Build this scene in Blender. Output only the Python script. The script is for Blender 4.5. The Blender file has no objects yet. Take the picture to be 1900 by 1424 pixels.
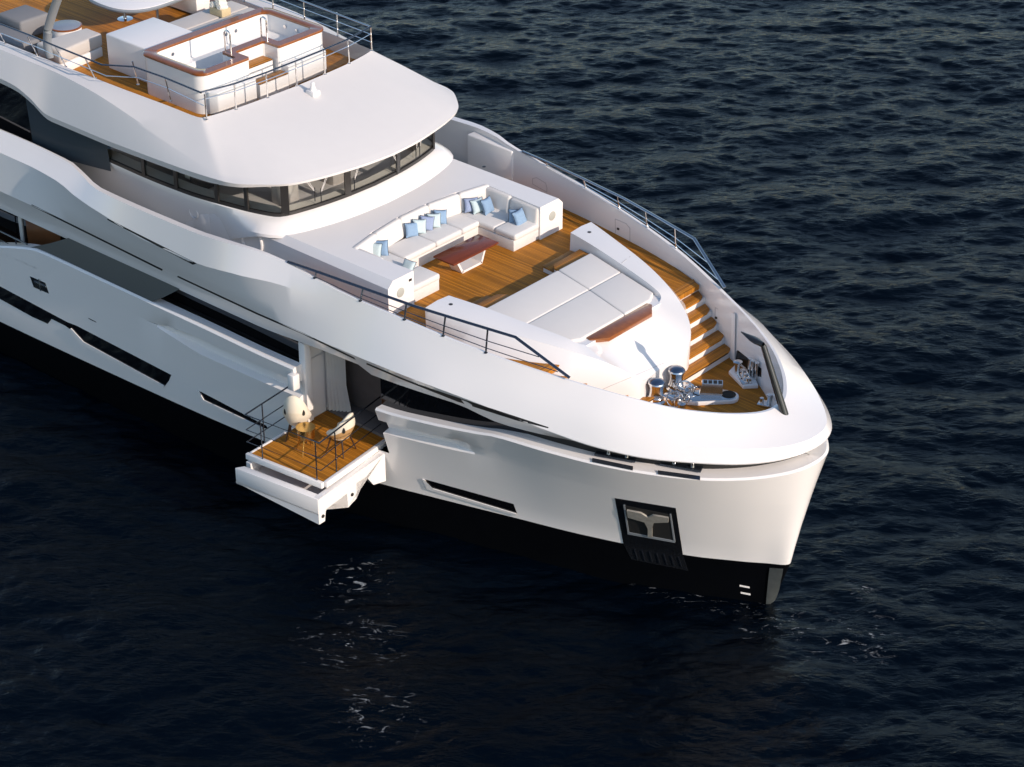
import bpy, bmesh, math, random
import numpy as np
from mathutils import Vector, Matrix
from mathutils.bvhtree import BVHTree
R = math.radians
rng = random.Random(7)
sc = bpy.context.scene

# ------------------------------------------------------------------ camera
CF, CX, CY = 4100.0, 950.0, 712.0
CAM = Vector((39.228, -35.658, 30.703)); YAW, PITCH = 2.29653, 0.52974
FW = Vector((math.cos(YAW)*math.cos(PITCH), math.sin(YAW)*math.cos(PITCH), -math.sin(PITCH)))
RT = Vector((math.sin(YAW), -math.cos(YAW), 0)); UP = RT.cross(FW)
cd = bpy.data.cameras.new('camera'); cam = bpy.data.objects.new('camera', cd)
sc.collection.objects.link(cam); sc.camera = cam
cam.matrix_world = Matrix(((RT.x, UP.x, -FW.x, CAM.x), (RT.y, UP.y, -FW.y, CAM.y), (RT.z, UP.z, -FW.z, CAM.z), (0, 0, 0, 1)))
cd.sensor_width = 36; cd.sensor_fit = 'HORIZONTAL'; cd.lens = CF*36/1900; cd.clip_end = 9000; cd.clip_start = 1

# ------------------------------------------------------------------ sky, sun, exposure
SUN_AZ, SUN_EL = R(0), R(24)
w = bpy.data.worlds.new('World'); sc.world = w; w.use_nodes = True
nt = w.node_tree; bg = nt.nodes['Background']
sky = nt.nodes.new('ShaderNodeTexSky'); sky.sky_type = 'NISHITA'; sky.sun_disc = False
sky.sun_elevation = SUN_EL; sky.sun_rotation = R(90)-SUN_AZ; sky.dust_density = .5; sky.ozone_density = 1.2
nt.links.new(sky.outputs[0], bg.inputs[0]); bg.inputs[1].default_value = 0.13
sd = bpy.data.lights.new('sun', 'SUN'); sd.energy = 2.95; sd.angle = R(0.5); sd.color = (1, 0.84, 0.715)
so = bpy.data.objects.new('sun', sd); sc.collection.objects.link(so)
S = Vector((math.cos(SUN_EL)*math.cos(SUN_AZ), math.cos(SUN_EL)*math.sin(SUN_AZ), math.sin(SUN_EL)))
so.rotation_euler = (-S).to_track_quat('-Z', 'Y').to_euler(); so.location = S*60
sc.view_settings.view_transform = 'Standard'; sc.view_settings.look = 'None'
sc.view_settings.exposure = 0.56; sc.view_settings.gamma = 1

# ------------------------------------------------------------------ helpers
def ray(px, py): return FW*CF + RT*(px-CX) - UP*(py-CY)
def at(px, py, X=None, Y=None, Z=None):
    d = ray(px, py)
    if X is not None: t = (X-CAM.x)/d.x
    elif Y is not None: t = (Y-CAM.y)/d.y
    else: t = (Z-CAM.z)/d.z
    return CAM + d*t
def link(o, parent=None):
    sc.collection.objects.link(o)
    if parent: o.parent = parent
    return o
def tag(o, label=None, cat=None, group=None, kind=None):
    if label: o['label'] = label
    if cat: o['category'] = cat
    if group: o['group'] = group
    if kind: o['kind'] = kind
    return o
def empty(name, loc=(0, 0, 0), rz=0):
    o = bpy.data.objects.new(name, None); o.location = loc; o.rotation_euler = (0, 0, rz); o.empty_display_size = .2
    return link(o)
def pchip(xs, ys, x):
    xs = np.asarray(xs, float); ys = np.asarray(ys, float); x = np.asarray(x, float)
    h = np.diff(xs); d = np.diff(ys)/h; m = np.zeros(len(xs))
    for i in range(1, len(xs)-1):
        if d[i-1]*d[i] > 0:
            w1, w2 = 2*h[i]+h[i-1], h[i]+2*h[i-1]; m[i] = (w1+w2)/(w1/d[i-1]+w2/d[i])
    m[0], m[-1] = d[0], d[-1]
    i = np.clip(np.searchsorted(xs, x)-1, 0, len(xs)-2); t = (x-xs[i])/h[i]
    return ((2*t**3-3*t**2+1)*ys[i]+(t**3-2*t**2+t)*h[i]*m[i]+(-2*t**3+3*t**2)*ys[i+1]+(t**3-t**2)*h[i]*m[i+1])
class MB:
    def __init__(s): s.v = []; s.f = []; s.m = []
    def add(s, vs, fs, mi=0):
        b = len(s.v); s.v += [tuple(v) for v in vs]; s.f += [tuple(b+i for i in f) for f in fs]; s.m += [mi]*len(fs); return s
    def grid(s, rows, mi=0, closed=False, skip=None, flip=False):
        n = len(rows[0]); vs = [p for r in rows for p in r]; fs = []
        for i in range(len(rows)-1):
            for j in range(n if closed else n-1):
                if skip and skip(i, j): continue
                k = (j+1) % n; f = (i*n+j, i*n+k, (i+1)*n+k, (i+1)*n+j)
                fs.append(f[::-1] if flip else f)
        return s.add(vs, fs, mi)
    def box(s, c, d, rz=0, bev=0.0, seg=2, mi=0, M=None):
        bm = bmesh.new(); bmesh.ops.create_cube(bm, size=1)
        for v in bm.verts: v.co = Vector((v.co.x*d[0], v.co.y*d[1], v.co.z*d[2]))
        if bev: bmesh.ops.bevel(bm, geom=bm.edges[:], offset=bev, segments=seg, affect='EDGES', profile=.5)
        m = M if M is not None else Matrix.Translation(c) @ Matrix.Rotation(rz, 4, 'Z')
        return s.bm(bm, m, mi)
    def bm(s, bm, m=None, mi=0):
        bm.verts.index_update()
        s.add([(m @ v.co) if m is not None else v.co for v in bm.verts], [[v.index for v in f.verts] for f in bm.faces], mi); bm.free(); return s
    def prism(s, poly, z0, z1, bev=0, seg=2, mi=0):
        """poly: list of (x,y) or (x,y,ztop)"""
        bm = bmesh.new(); n = len(poly)
        b = [bm.verts.new((p[0], p[1], z0)) for p in poly]; t = [bm.verts.new((p[0], p[1], p[2] if len(p) > 2 else z1)) for p in poly]
        bm.faces.new(b[::-1]); ft = bm.faces.new(t)
        for i in range(n): bm.faces.new((b[i], b[(i+1) % n], t[(i+1) % n], t[i]))
        bmesh.ops.recalc_face_normals(bm, faces=bm.faces[:])
        if bev: bmesh.ops.bevel(bm, geom=[e for e in bm.edges], offset=bev, segments=seg, affect='EDGES', profile=.5, clamp_overlap=True)
        return s.bm(bm, None, mi)
    def tube(s, pts, r, n=8, mi=0, cap=True, flat=1.0, radii=None):
        pts = [Vector(p) for p in pts]; rows = []
        for i, p in enumerate(pts):
            a = pts[max(i-1, 0)]; b = pts[min(i+1, len(pts)-1)]; t = (b-a).normalized()
            if 0 < i < len(pts)-1:
                t1 = (p-a).normalized(); t2 = (b-p).normalized(); t = (t1+t2).normalized(); k = 1/max(.5, t.dot(t1))
            else: k = 1
            u = t.cross(Vector((0, 0, 1)))
            if u.length < .35: u = t.cross(Vector((0, 1, 0)))
            if rows and u.dot(u0) < 0: u = -u
            u.normalize(); u0 = u; v = u.cross(t)
            rr = radii[i] if radii else r
            rows.append([p+u*math.cos(2*math.pi*j/n)*rr*k+v*math.sin(2*math.pi*j/n)*rr*flat for j in range(n)])
        s.grid(rows, mi, closed=True)
        if cap:
            s.add(rows[0], [tuple(range(n))[::-1]], mi); s.add(rows[-1], [tuple(range(n))], mi)
        return s
    def lathe(s, prof, c=(0, 0, 0), n=24, mi=0, M=None):
        rows = []
        for r, z_ in prof:
            row = [Vector((r*math.cos(2*math.pi*j/n), r*math.sin(2*math.pi*j/n), z_)) for j in range(n)]
            row = [M @ p for p in row] if M is not None else [p+Vector(c) for p in row]
            rows.append(row)
        s.grid(rows, mi, closed=True)
        if prof[0][0] > 1e-4: s.add(rows[0], [tuple(range(n))[::-1]], mi)
        if prof[-1][0] > 1e-4: s.add(rows[-1], [tuple(range(n))], mi)
        return s
    def build(s, name, mats, parent=None, ang=35, smooth=True, loc=None):
        me = bpy.data.meshes.new(name); me.from_pydata(s.v, [], s.f); me.validate()
        mats = mats if isinstance(mats, (list, tuple)) else [mats]
        for m in mats: me.materials.append(m)
        if len(mats) > 1: me.polygons.foreach_set('material_index', s.m[:len(me.polygons)])
        bm = bmesh.new(); bm.from_mesh(me); bmesh.ops.remove_doubles(bm, verts=bm.verts, dist=1e-5)
        bmesh.ops.recalc_face_normals(bm, faces=bm.faces); bm.to_mesh(me); bm.free()
        if smooth:
            me.polygons.foreach_set('use_smooth', [True]*len(me.polygons)); me.set_sharp_from_angle(angle=R(ang))
        o = bpy.data.objects.new(name, me); link(o, parent)
        if loc is not None: o.location = loc
        return o

# ------------------------------------------------------------------ materials
def mat(name, col, rough=.5, metal=0, coat=0, spec=.5, noise=None, bump=None, sheen=0):
    m = bpy.data.materials.new(name); m.use_nodes = True; n = m.node_tree; p = n.nodes['Principled BSDF']
    p.inputs['Base Color'].default_value = (*col, 1); p.inputs['Roughness'].default_value = rough; p.inputs['Metallic'].default_value = metal
    p.inputs['Coat Weight'].default_value = coat; p.inputs['Specular IOR Level'].default_value = spec
    if sheen: p.inputs['Sheen Weight'].default_value = sheen
    tc = n.nodes.new('ShaderNodeTexCoord')
    if noise:
        sc_, amt = noise
        t = n.nodes.new('ShaderNodeTexNoise'); t.inputs['Scale'].default_value = sc_; t.inputs['Detail'].default_value = 6
        n.links.new(tc.outputs['Object'], t.inputs['Vector'])
        mx = n.nodes.new('ShaderNodeMix'); mx.data_type = 'RGBA'
        mx.inputs['A'].default_value = (*[c*(1-amt) for c in col], 1); mx.inputs['B'].default_value = (*[min(1, c*(1+amt)) for c in col], 1)
        n.links.new(t.outputs['Fac'], mx.inputs['Factor']); n.links.new(mx.outputs['Result'], p.inputs['Base Color'])
    if bump:
        sc_, st = bump
        t2 = n.nodes.new('ShaderNodeTexNoise'); t2.inputs['Scale'].default_value = sc_; t2.inputs['Detail'].default_value = 4
        n.links.new(tc.outputs['Object'], t2.inputs['Vector'])
        b = n.nodes.new('ShaderNodeBump'); b.inputs['Strength'].default_value = st; b.inputs['Distance'].default_value = .01
        n.links.new(t2.outputs['Fac'], b.inputs['Height']); n.links.new(b.outputs['Normal'], p.inputs['Normal'])
    return m
def teak(name, col, pitch=.055, axis=1, line=.1, dark=(.03, .018, .01), rough=.45, var=.45):
    m = bpy.data.materials.new(name); m.use_nodes = True; n = m.node_tree; p = n.nodes['Principled BSDF']
    L = n.links.new; N = n.nodes.new
    tc = N('ShaderNodeTexCoord'); sp = N('ShaderNodeSeparateXYZ'); L(tc.outputs['Object'], sp.inputs[0])
    a = N('ShaderNodeMath'); a.operation = 'DIVIDE'; L(sp.outputs[axis], a.inputs[0]); a.inputs[1].default_value = pitch
    fr = N('ShaderNodeMath'); fr.operation = 'FRACT'; L(a.outputs[0], fr.inputs[0])
    lt = N('ShaderNodeMath'); lt.operation = 'LESS_THAN'; L(fr.outputs[0], lt.inputs[0]); lt.inputs[1].default_value = line
    fl = N('ShaderNodeMath'); fl.operation = 'FLOOR'; L(a.outputs[0], fl.inputs[0])
    wn = N('ShaderNodeTexWhiteNoise'); wn.noise_dimensions = '1D'; L(fl.outputs[0], wn.inputs['W'])
    mp = N('ShaderNodeMapping'); L(tc.outputs['Object'], mp.inputs[0]); mp.inputs['Scale'].default_value = (2, 30, 10) if axis == 1 else (30, 2, 10)
    ns = N('ShaderNodeTexNoise'); ns.inputs['Scale'].default_value = 2; ns.inputs['Detail'].default_value = 6; L(mp.outputs[0], ns.inputs['Vector'])
    n2 = N('ShaderNodeTexNoise'); n2.inputs['Scale'].default_value = .9; n2.inputs['Detail'].default_value = 5; L(tc.outputs['Object'], n2.inputs['Vector'])
    ad = N('ShaderNodeMath'); ad.operation = 'ADD'; L(wn.outputs['Value'], ad.inputs[0]); L(ns.outputs['Fac'], ad.inputs[1])
    ad2 = N('ShaderNodeMath'); ad2.operation = 'ADD'; L(ad.outputs[0], ad2.inputs[0]); L(n2.outputs['Fac'], ad2.inputs[1])
    mr = N('ShaderNodeMapRange'); L(ad2.outputs[0], mr.inputs[0]); mr.inputs[1].default_value = .6; mr.inputs[2].default_value = 2.2
    mr.inputs[3].default_value = 1-var; mr.inputs[4].default_value = 1+var
    hs = N('ShaderNodeHueSaturation'); hs.inputs['Color'].default_value = (*col, 1); L(mr.outputs[0], hs.inputs['Value'])
    mx = N('ShaderNodeMix'); mx.data_type = 'RGBA'; L(lt.outputs[0], mx.inputs['Factor']); L(hs.outputs[0], mx.inputs['A']); mx.inputs['B'].default_value = (*dark, 1)
    L(mx.outputs['Result'], p.inputs['Base Color']); p.inputs['Roughness'].default_value = rough; p.inputs['Specular IOR Level'].default_value = .22
    b = N('ShaderNodeBump'); b.inputs['Strength'].default_value = .3; b.inputs['Distance'].default_value = .004; b.invert = True
    L(lt.outputs[0], b.inputs['Height']); L(b.outputs[0], p.inputs['Normal'])
    return m
def glass(name, tint, trans=.6, rough=.02):
    m = bpy.data.materials.new(name); m.use_nodes = True; n = m.node_tree; n.nodes.clear(); L = n.links.new; N = n.nodes.new
    out = N('ShaderNodeOutputMaterial'); g = N('ShaderNodeBsdfGlossy'); g.inputs['Roughness'].default_value = rough
    t = N('ShaderNodeBsdfTransparent'); t.inputs[0].default_value = (*tint, 1)
    d = N('ShaderNodeBsdfDiffuse'); d.inputs[0].default_value = (.006, .007, .009, 1)
    m1 = N('ShaderNodeMixShader'); m1.inputs[0].default_value = trans; L(d.outputs[0], m1.inputs[1]); L(t.outputs[0], m1.inputs[2])
    f = N('ShaderNodeFresnel'); f.inputs[0].default_value = 1.45
    m2 = N('ShaderNodeMixShader'); L(f.outputs[0], m2.inputs[0]); L(m1.outputs[0], m2.inputs[1]); L(g.outputs[0], m2.inputs[2]); L(m2.outputs[0], out.inputs[0])
    return m
M = {}
M['white'] = mat('white_gelcoat', (.81, .785, .765), .2, coat=.5, noise=(.7, .02))
M['white2'] = mat('white_paint_satin', (.80, .775, .755), .45, noise=(2, .02))
M['roofwhite'] = mat('roof_darkened_white', (.68, .655, .635), .55, noise=(3, .02))  # yacht's white, darkened in its base colour to tone down sunlight on the roof
M['grey'] = mat('grey_paint', (.22, .24, .26), .4, noise=(2, .03))
M['boot'] = mat('black_antifouling', (.0015, .002, .003), .6, spec=.04, noise=(3, .3))
M['black'] = mat('black_gloss', (.008, .009, .011), .1, coat=.5, noise=(3, .1))
M['slate'] = mat('slate_satin_panel', (.034, .048, .060), .35, spec=.35, noise=(1.5, .06))
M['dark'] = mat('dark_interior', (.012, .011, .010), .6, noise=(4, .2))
M['darkframe'] = mat('dark_window_frame', (.025, .023, .022), .3, noise=(4, .1))
M['pole'] = mat('black_pole_paint', (.012, .012, .013), .25, coat=.4, noise=(6, .2))
M['teak'] = teak('teak_planking', (.40, .155, .014), rough=.6)
M['teak_side'] = teak('teak_planking_treads', (.37, .145, .016), .05, 0)
M['teak_rim'] = mat('varnished_teak', (.24, .075, .016), .2, coat=.5, noise=(9, .3))
M['mahog'] = teak('mahogany_tabletop', (.17, .04, .018), .23, 0, .012, (.06, .016, .008), .12, .25)
M['cush'] = mat('cream_upholstery', (.66, .635, .605), .85, noise=(3, .03), bump=(120, .25), sheen=.2)
M['cush2'] = mat('beige_upholstery', (.50, .465, .43), .9, noise=(3, .04), bump=(120, .25), sheen=.2)
M['greycush'] = mat('grey_upholstery', (.20, .20, .205), .9, noise=(3, .05), bump=(120, .25))
M['chrome'] = mat('polished_steel', (.72, .70, .68), .09, 1, noise=(8, .06))
M['rail'] = mat('brushed_steel_rail', (.42, .43, .45), .2, 1, noise=(8, .06))
M['darkrefl'] = mat('dark_reflection_steel', (.08, .095, .125), .25, .9, noise=(8, .1))  # steel with the dark reflection of sea and sky put into its base colour
M['gap'] = mat('shadow_gap_black', (.01, .01, .01), .7, noise=(5, .2))
M['blue'] = mat('blue_fabric', (.21, .32, .46), .85, noise=(25, .12), bump=(150, .3))
M['pale'] = mat('pale_aqua_fabric', (.46, .56, .58), .85, noise=(25, .1), bump=(150, .3))
M['peri'] = mat('periwinkle_fabric', (.26, .32, .47), .85, noise=(25, .12), bump=(150, .3))
M['navy'] = mat('navy_piping', (.02, .03, .05), .8, noise=(25, .1))
M['glass'] = glass('wheelhouse_glass', (.84, .86, .86), .92)
M['blackglass'] = mat('black_tinted_glass', (.004, .004, .005), .04, coat=.3, noise=(2, .2))
M['dash'] = mat('beige_dashboard', (.74, .71, .63), .7, noise=(4, .08))
M['brass'] = mat('brushed_brass', (.55, .36, .13), .22, 1, noise=(12, .12))
M['ivory'] = mat('ivory_leather', (.72, .66, .54), .5, noise=(8, .05), bump=(60, .15))
M['tan'] = mat('tan_oak_veneer', (.50, .30, .13), .4, noise=(12, .2))
M['legwood'] = mat('dark_walnut', (.05, .022, .012), .35, noise=(14, .3))
M['curtain'] = mat('white_curtain', (.62, .60, .57), .9, noise=(6, .06))
M['wallgrey'] = mat('grey_carpet', (.13, .115, .11), .95, noise=(3, .15), bump=(60, .4))
M['wallbrown'] = mat('brown_wood_panel', (.16, .06, .022), .3, noise=(5, .3))
M['basket'] = mat('woven_straw', (.58, .46, .27), .9, noise=(30, .25), bump=(40, .6))
M['towel'] = mat('cream_towel', (.75, .70, .60), .95, noise=(10, .06), bump=(80, .5))
M['tub'] = mat('tub_acrylic', (.80, .79, .77), .15, coat=.5, noise=(2, .02))
M['mesh'] = mat('speaker_mesh', (.40, .40, .36), .8, noise=(60, .2))
M['bluegrey'] = mat('blue_grey_top', (.22, .25, .30), .4, noise=(4, .05))

# ------------------------------------------------------------------ water
def build_water():
    n = 1024; Lm = 66.0; x0, y0 = -36.0, -21.0
    r = np.random.default_rng(11)
    k = 2*np.pi*np.fft.fftfreq(n, Lm/n); KX, KY = np.meshgrid(k, k, indexing='ij'); K = np.hypot(KX, KY); K[0, 0] = 1
    wd = np.array([-.664, .748]); cosf = (KX*wd[0]+KY*wd[1])/K
    kp = 2*np.pi/2.6
    Pk = (np.exp(-1.1*(kp/K)**2)/K**3.6+.9*np.exp(-1.2*(2*np.pi/7/K)**2)/K**4.6)*(0.03+0.97*np.abs(cosf)**4)*np.exp(-(K*.045)**2)
    Pk[0, 0] = 0
    h = (r.normal(size=(n, n))+1j*r.normal(size=(n, n)))*np.sqrt(Pk)
    H = np.fft.ifft2(h).real; s = 0.060/H.std(); H *= s
    DX = np.fft.ifft2(-1j*KX/K*h).real*s; DY = np.fft.ifft2(-1j*KY/K*h).real*s
    gx = np.arange(n)*Lm/n; GX, GY = np.meshgrid(gx, gx, indexing='ij')
    ch = 1.05
    V = np.stack([GX+x0+ch*DX, GY+y0+ch*DY, H], -1).reshape(-1, 3)
    i, j = np.meshgrid(np.arange(n-1), np.arange(n-1), indexing='ij'); a = (i*n+j).ravel()
    Fq = np.stack([a, a+n, a+n+1, a+1], -1)
    # skirt to the horizon, one sheet with the waves
    o = len(V); ex = 4000.0; c0, c1, d0, d1 = x0+.3, x0+Lm-.4, y0+.3, y0+Lm-.4
    sk = np.array([[c0, d0, -.25], [c1, d0, -.25], [c1, d1, -.25], [c0, d1, -.25], [-ex, -ex, -.25], [ex, -ex, -.25], [ex, ex, -.25], [-ex, ex, -.25]])
    Fs = np.array([[o+4, o+5, o+1, o], [o+5, o+6, o+2, o+1], [o+6, o+7, o+3, o+2], [o+7, o+4, o, o+3]])
    V = np.concatenate([V, sk]); Fq = np.concatenate([Fq, Fs])
    me = bpy.data.meshes.new('water'); me.vertices.add(len(V)); me.vertices.foreach_set('co', V.ravel())
    me.loops.add(Fq.size); me.loops.foreach_set('vertex_index', Fq.ravel().astype(np.int32))
    me.polygons.add(len(Fq)); me.polygons.foreach_set('loop_start', np.arange(0, Fq.size, 4).astype(np.int32))
    me.polygons.foreach_set('use_smooth', np.ones(len(Fq), bool)); me.update()
    m = bpy.data.materials.new('sea_water'); m.use_nodes = True; nt = m.node_tree; p = nt.nodes['Principled BSDF']; L = nt.links.new; N = nt.nodes.new
    p.inputs['Base Color'].default_value = (.0004, .0017, .0042, 1); p.inputs['Roughness'].default_value = .05; p.inputs['IOR'].default_value = 1.19; p.inputs['Specular Tint'].default_value = (.50, .72, .92, 1)
    tc = N('ShaderNodeTexCoord'); vr = N('ShaderNodeVectorRotate'); vr.rotation_type = 'Z_AXIS'; vr.inputs['Angle'].default_value = R(-131.6); L(tc.outputs['Object'], vr.inputs['Vector']); mp = N('ShaderNodeMapping'); L(vr.outputs[0], mp.inputs[0]); mp.inputs['Scale'].default_value = (1.9, .75, 1)
    t = N('ShaderNodeTexNoise'); t.inputs['Scale'].default_value = 3.2; t.inputs['Detail'].default_value = 6; t.inputs['Roughness'].default_value = .58; t.inputs['Distortion'].default_value = .6; L(mp.outputs[0], t.inputs['Vector'])
    b = N('ShaderNodeBump'); b.inputs['Strength'].default_value = .75; b.inputs['Distance'].default_value = .07; L(t.outputs['Fac'], b.inputs['Height']); L(b.outputs[0], p.inputs['Normal'])
    # broken foam where the sea laps at the stem and along the boot top, with flecks off the bow; the last spots paint in water glints
    foam_glint = [(1192, 1066, .6), (1236, 1074, .9), (1285, 1108, .6), (1330, 1122, .5), (1368, 1128, .45), (1440, 1138, .9), (1420, 1165, .8), (1590, 1180, 1.2), (1640, 1172, .7), (1600, 1100, .5), (1500, 1195, .9), (650, 1190, 1.5), (700, 1330, 1.2), (660, 1080, 1.1)]
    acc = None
    for x, y, r in foam_glint:
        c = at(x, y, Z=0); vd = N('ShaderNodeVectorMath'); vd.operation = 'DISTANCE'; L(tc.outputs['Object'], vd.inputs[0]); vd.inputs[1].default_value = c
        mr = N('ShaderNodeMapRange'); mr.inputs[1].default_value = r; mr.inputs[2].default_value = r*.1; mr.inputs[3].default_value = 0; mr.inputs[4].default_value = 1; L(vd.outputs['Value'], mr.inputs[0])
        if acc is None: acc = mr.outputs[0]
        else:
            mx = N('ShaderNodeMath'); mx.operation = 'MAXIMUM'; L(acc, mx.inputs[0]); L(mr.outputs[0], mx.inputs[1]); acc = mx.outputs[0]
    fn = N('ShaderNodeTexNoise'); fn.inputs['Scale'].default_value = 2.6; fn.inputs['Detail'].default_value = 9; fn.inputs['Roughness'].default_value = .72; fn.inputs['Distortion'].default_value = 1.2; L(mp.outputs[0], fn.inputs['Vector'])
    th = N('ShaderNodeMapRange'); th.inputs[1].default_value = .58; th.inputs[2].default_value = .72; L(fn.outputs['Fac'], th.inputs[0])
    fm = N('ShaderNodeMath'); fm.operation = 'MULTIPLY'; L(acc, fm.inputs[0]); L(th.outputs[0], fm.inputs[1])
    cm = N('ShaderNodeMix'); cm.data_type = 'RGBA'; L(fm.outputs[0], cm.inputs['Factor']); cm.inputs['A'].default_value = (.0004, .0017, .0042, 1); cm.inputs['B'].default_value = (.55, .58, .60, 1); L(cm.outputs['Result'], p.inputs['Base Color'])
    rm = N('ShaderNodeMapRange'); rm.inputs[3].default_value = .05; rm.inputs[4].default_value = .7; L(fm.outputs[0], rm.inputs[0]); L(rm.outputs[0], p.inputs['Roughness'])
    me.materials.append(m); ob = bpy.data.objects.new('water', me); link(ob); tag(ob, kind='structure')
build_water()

# ------------------------------------------------------------------ the yacht
yacht = empty('yacht'); tag(yacht, 'large white motor yacht lying at anchor with teak foredeck and fold out side balcony', 'yacht')
US = np.concatenate([np.arange(-14, 4.6, .4), [4.6], np.arange(5.0, 7.1, .4), [7.1], np.arange(7.5, 12.01, .35), 12+5*(1-(1-np.linspace(.06, 1, 26))**1.7)])
US = np.unique(np.round(US, 4))
def curve(kn, us=US):
    kn = np.array(kn, float); tip = kn[-1, 0]; x = np.where(us <= 12, us, 12+(us-12)*(tip-12)/5)
    y = np.sqrt(np.maximum(0, pchip(kn[:, 0], kn[:, 1]**2, x))); z = pchip(kn[:, 0], kn[:, 2], x); y[-1] = 0
    return np.stack([x, y, z], -1)
def side(c, s): return [Vector((p[0], s*p[1], p[2])) for p in c]
BOOT = [(-14, 5.0, 1.2), (-8, 4.88, 1.2), (-2.7, 4.66, 1.2), (1.35, 4.43, 1.2), (4.6, 4.12, 1.2), (5.5, 4.0, 1.2), (6.5, 3.77, 1.2), (8, 3.32, 1.2), (10, 2.70, 1.2), (11.5, 2.24, 1.2), (13, 1.68, 1.2), (14.2, 1.16, 1.21), (15.1, .68, 1.24), (15.8, .27, 1.27), (16.18, 0, 1.3)]
SHO = [(-14, 5.0, 3.3), (-9, 4.93, 3.35), (-7.2, 4.86, 3.5), (-6, 4.8, 3.82), (-5, 4.76, 4.02), (-2.7, 4.74, 4.04), (1.5, 4.70, 4.06), (3.4, 4.66, 4.03), (4.6, 4.6, 4.02), (5.5, 4.5, 3.92), (7.1, 4.33, 3.77), (8.5, 4.15, 3.89), (9.9, 3.87, 4.04), (10.5, 3.76, 4.13), (11.5, 3.58, 4.15), (12.86, 3.2, 4.14), (14, 2.72, 4.13), (15.1, 2.1, 4.14), (15.7, 1.62, 4.16), (16.3, 1.0, 4.22), (16.66, .45, 4.3), (16.76, 0, 4.35)]
cb, csh = curve(BOOT), curve(SHO)
# stem profile below the shoulder
def hullrow(z, push=0.0):
    t = (z-cb[:, 2])/np.maximum(.2, csh[:, 2]-cb[:, 2]); t = np.clip(t, -1, 1)
    tt = np.where(t > 0, t*.82+.18*t*t, t)
    q = cb+(csh-cb)*np.minimum(tt, 1)[:, None]; q[:, 2] = cb[:, 2]+(csh[:, 2]-cb[:, 2])*np.clip(t, 0, 1)
    if np.isscalar(push): pu = push
    else: pu = push
    q[:, 1] = np.maximum(0, q[:, 1]-pu); q[-1, 1] = 0
    return q
def ramp(x, a, b, c, d): return np.clip((x-a)/(b-a), 0, 1)*np.clip((d-x)/(d-c), 0, 1)
INS = ramp(US, -.6, .9, 8.9, 9.7)
wl = cb.copy(); wl[:, 1] *= .965; wl[:, 2] = 0; wl[:, 0] -= .40*np.clip((US-8)/9, 0, 1); wl[-1, 1] = 0
bl = cb.copy(); bl[:, 1] *= .90; bl[:, 2] = -1.2; bl[:, 0] -= .75*np.clip((US-8)/9, 0, 1); bl[-1, 1] = 0
def hz(lo): return lo
z_lo = np.where(US < 4.7, 3.44-.27*np.clip((US+.6)/1.7, 0, 1), 3.02+.2*np.clip((US-7.1)/2.5, 0, 1)); z_hi = np.where(US < 4.7, 3.56+.13*np.clip((US+.6)/1.7, 0, 1), 3.44+.16*np.clip((US-7.1)/2.5, 0, 1))
def hullrow_z(zarr, push):
    z = np.minimum(zarr, csh[:, 2]-.06); q = np.empty_like(cb)
    t = (z-cb[:, 2])/(csh[:, 2]-cb[:, 2]); tt = t*.82+.18*t*t
    q[:] = cb+(csh-cb)*tt[:, None]; q[:, 2] = z; q[:, 1] = np.maximum(0, q[:, 1]-push); q[-1, 1] = 0; return q
rows_h = [bl, wl, cb, hullrow_z(np.full(len(US), 1.75), 0), hullrow_z(np.full(len(US), 2.36), 0), hullrow_z(z_lo, 0*INS), hullrow_z(z_lo+.05, .22*INS), hullrow_z(z_hi-.10, .20*INS), hullrow_z(z_hi, 0*INS), csh]
top_in = csh.copy(); top_in[:, 2] += .05; nrm = np.full(len(US), .30)
top_in[:, 1] = np.maximum(0, top_in[:, 1]-.30); top_in[:, 0] -= .28*np.clip((US-14.5)/2.5, 0, 1); top_in[-1, 1] = 0
sh2 = csh.copy(); sh2[:, 2] += .045; sh2[:, 1] = np.maximum(0, sh2[:, 1]-.045); sh2[:, 0] -= .04*np.clip((US-15)/2, 0, 1); sh2[-1, 1] = 0
in_lo = top_in.copy(); in_lo[:, 2] = np.minimum(in_lo[:, 2]-.1, 3.9)
rows_h += [sh2, top_in]
j46, j71 = int(np.argmin(abs(US-4.6))), int(np.argmin(abs(US-7.1)))
h = MB()
for s in (1, -1):
    sk = (lambda i, j: s == -1 and j46 <= j < j71 and i >= 4)
    h.grid([side(r, s) for r in rows_h[:3]], 1, flip=s > 0)
    h.grid([side(r, s) for r in rows_h[2:]], 0, skip=(lambda i, j: s == -1 and j46 <= j < j71 and i >= 2), flip=s > 0)
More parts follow.
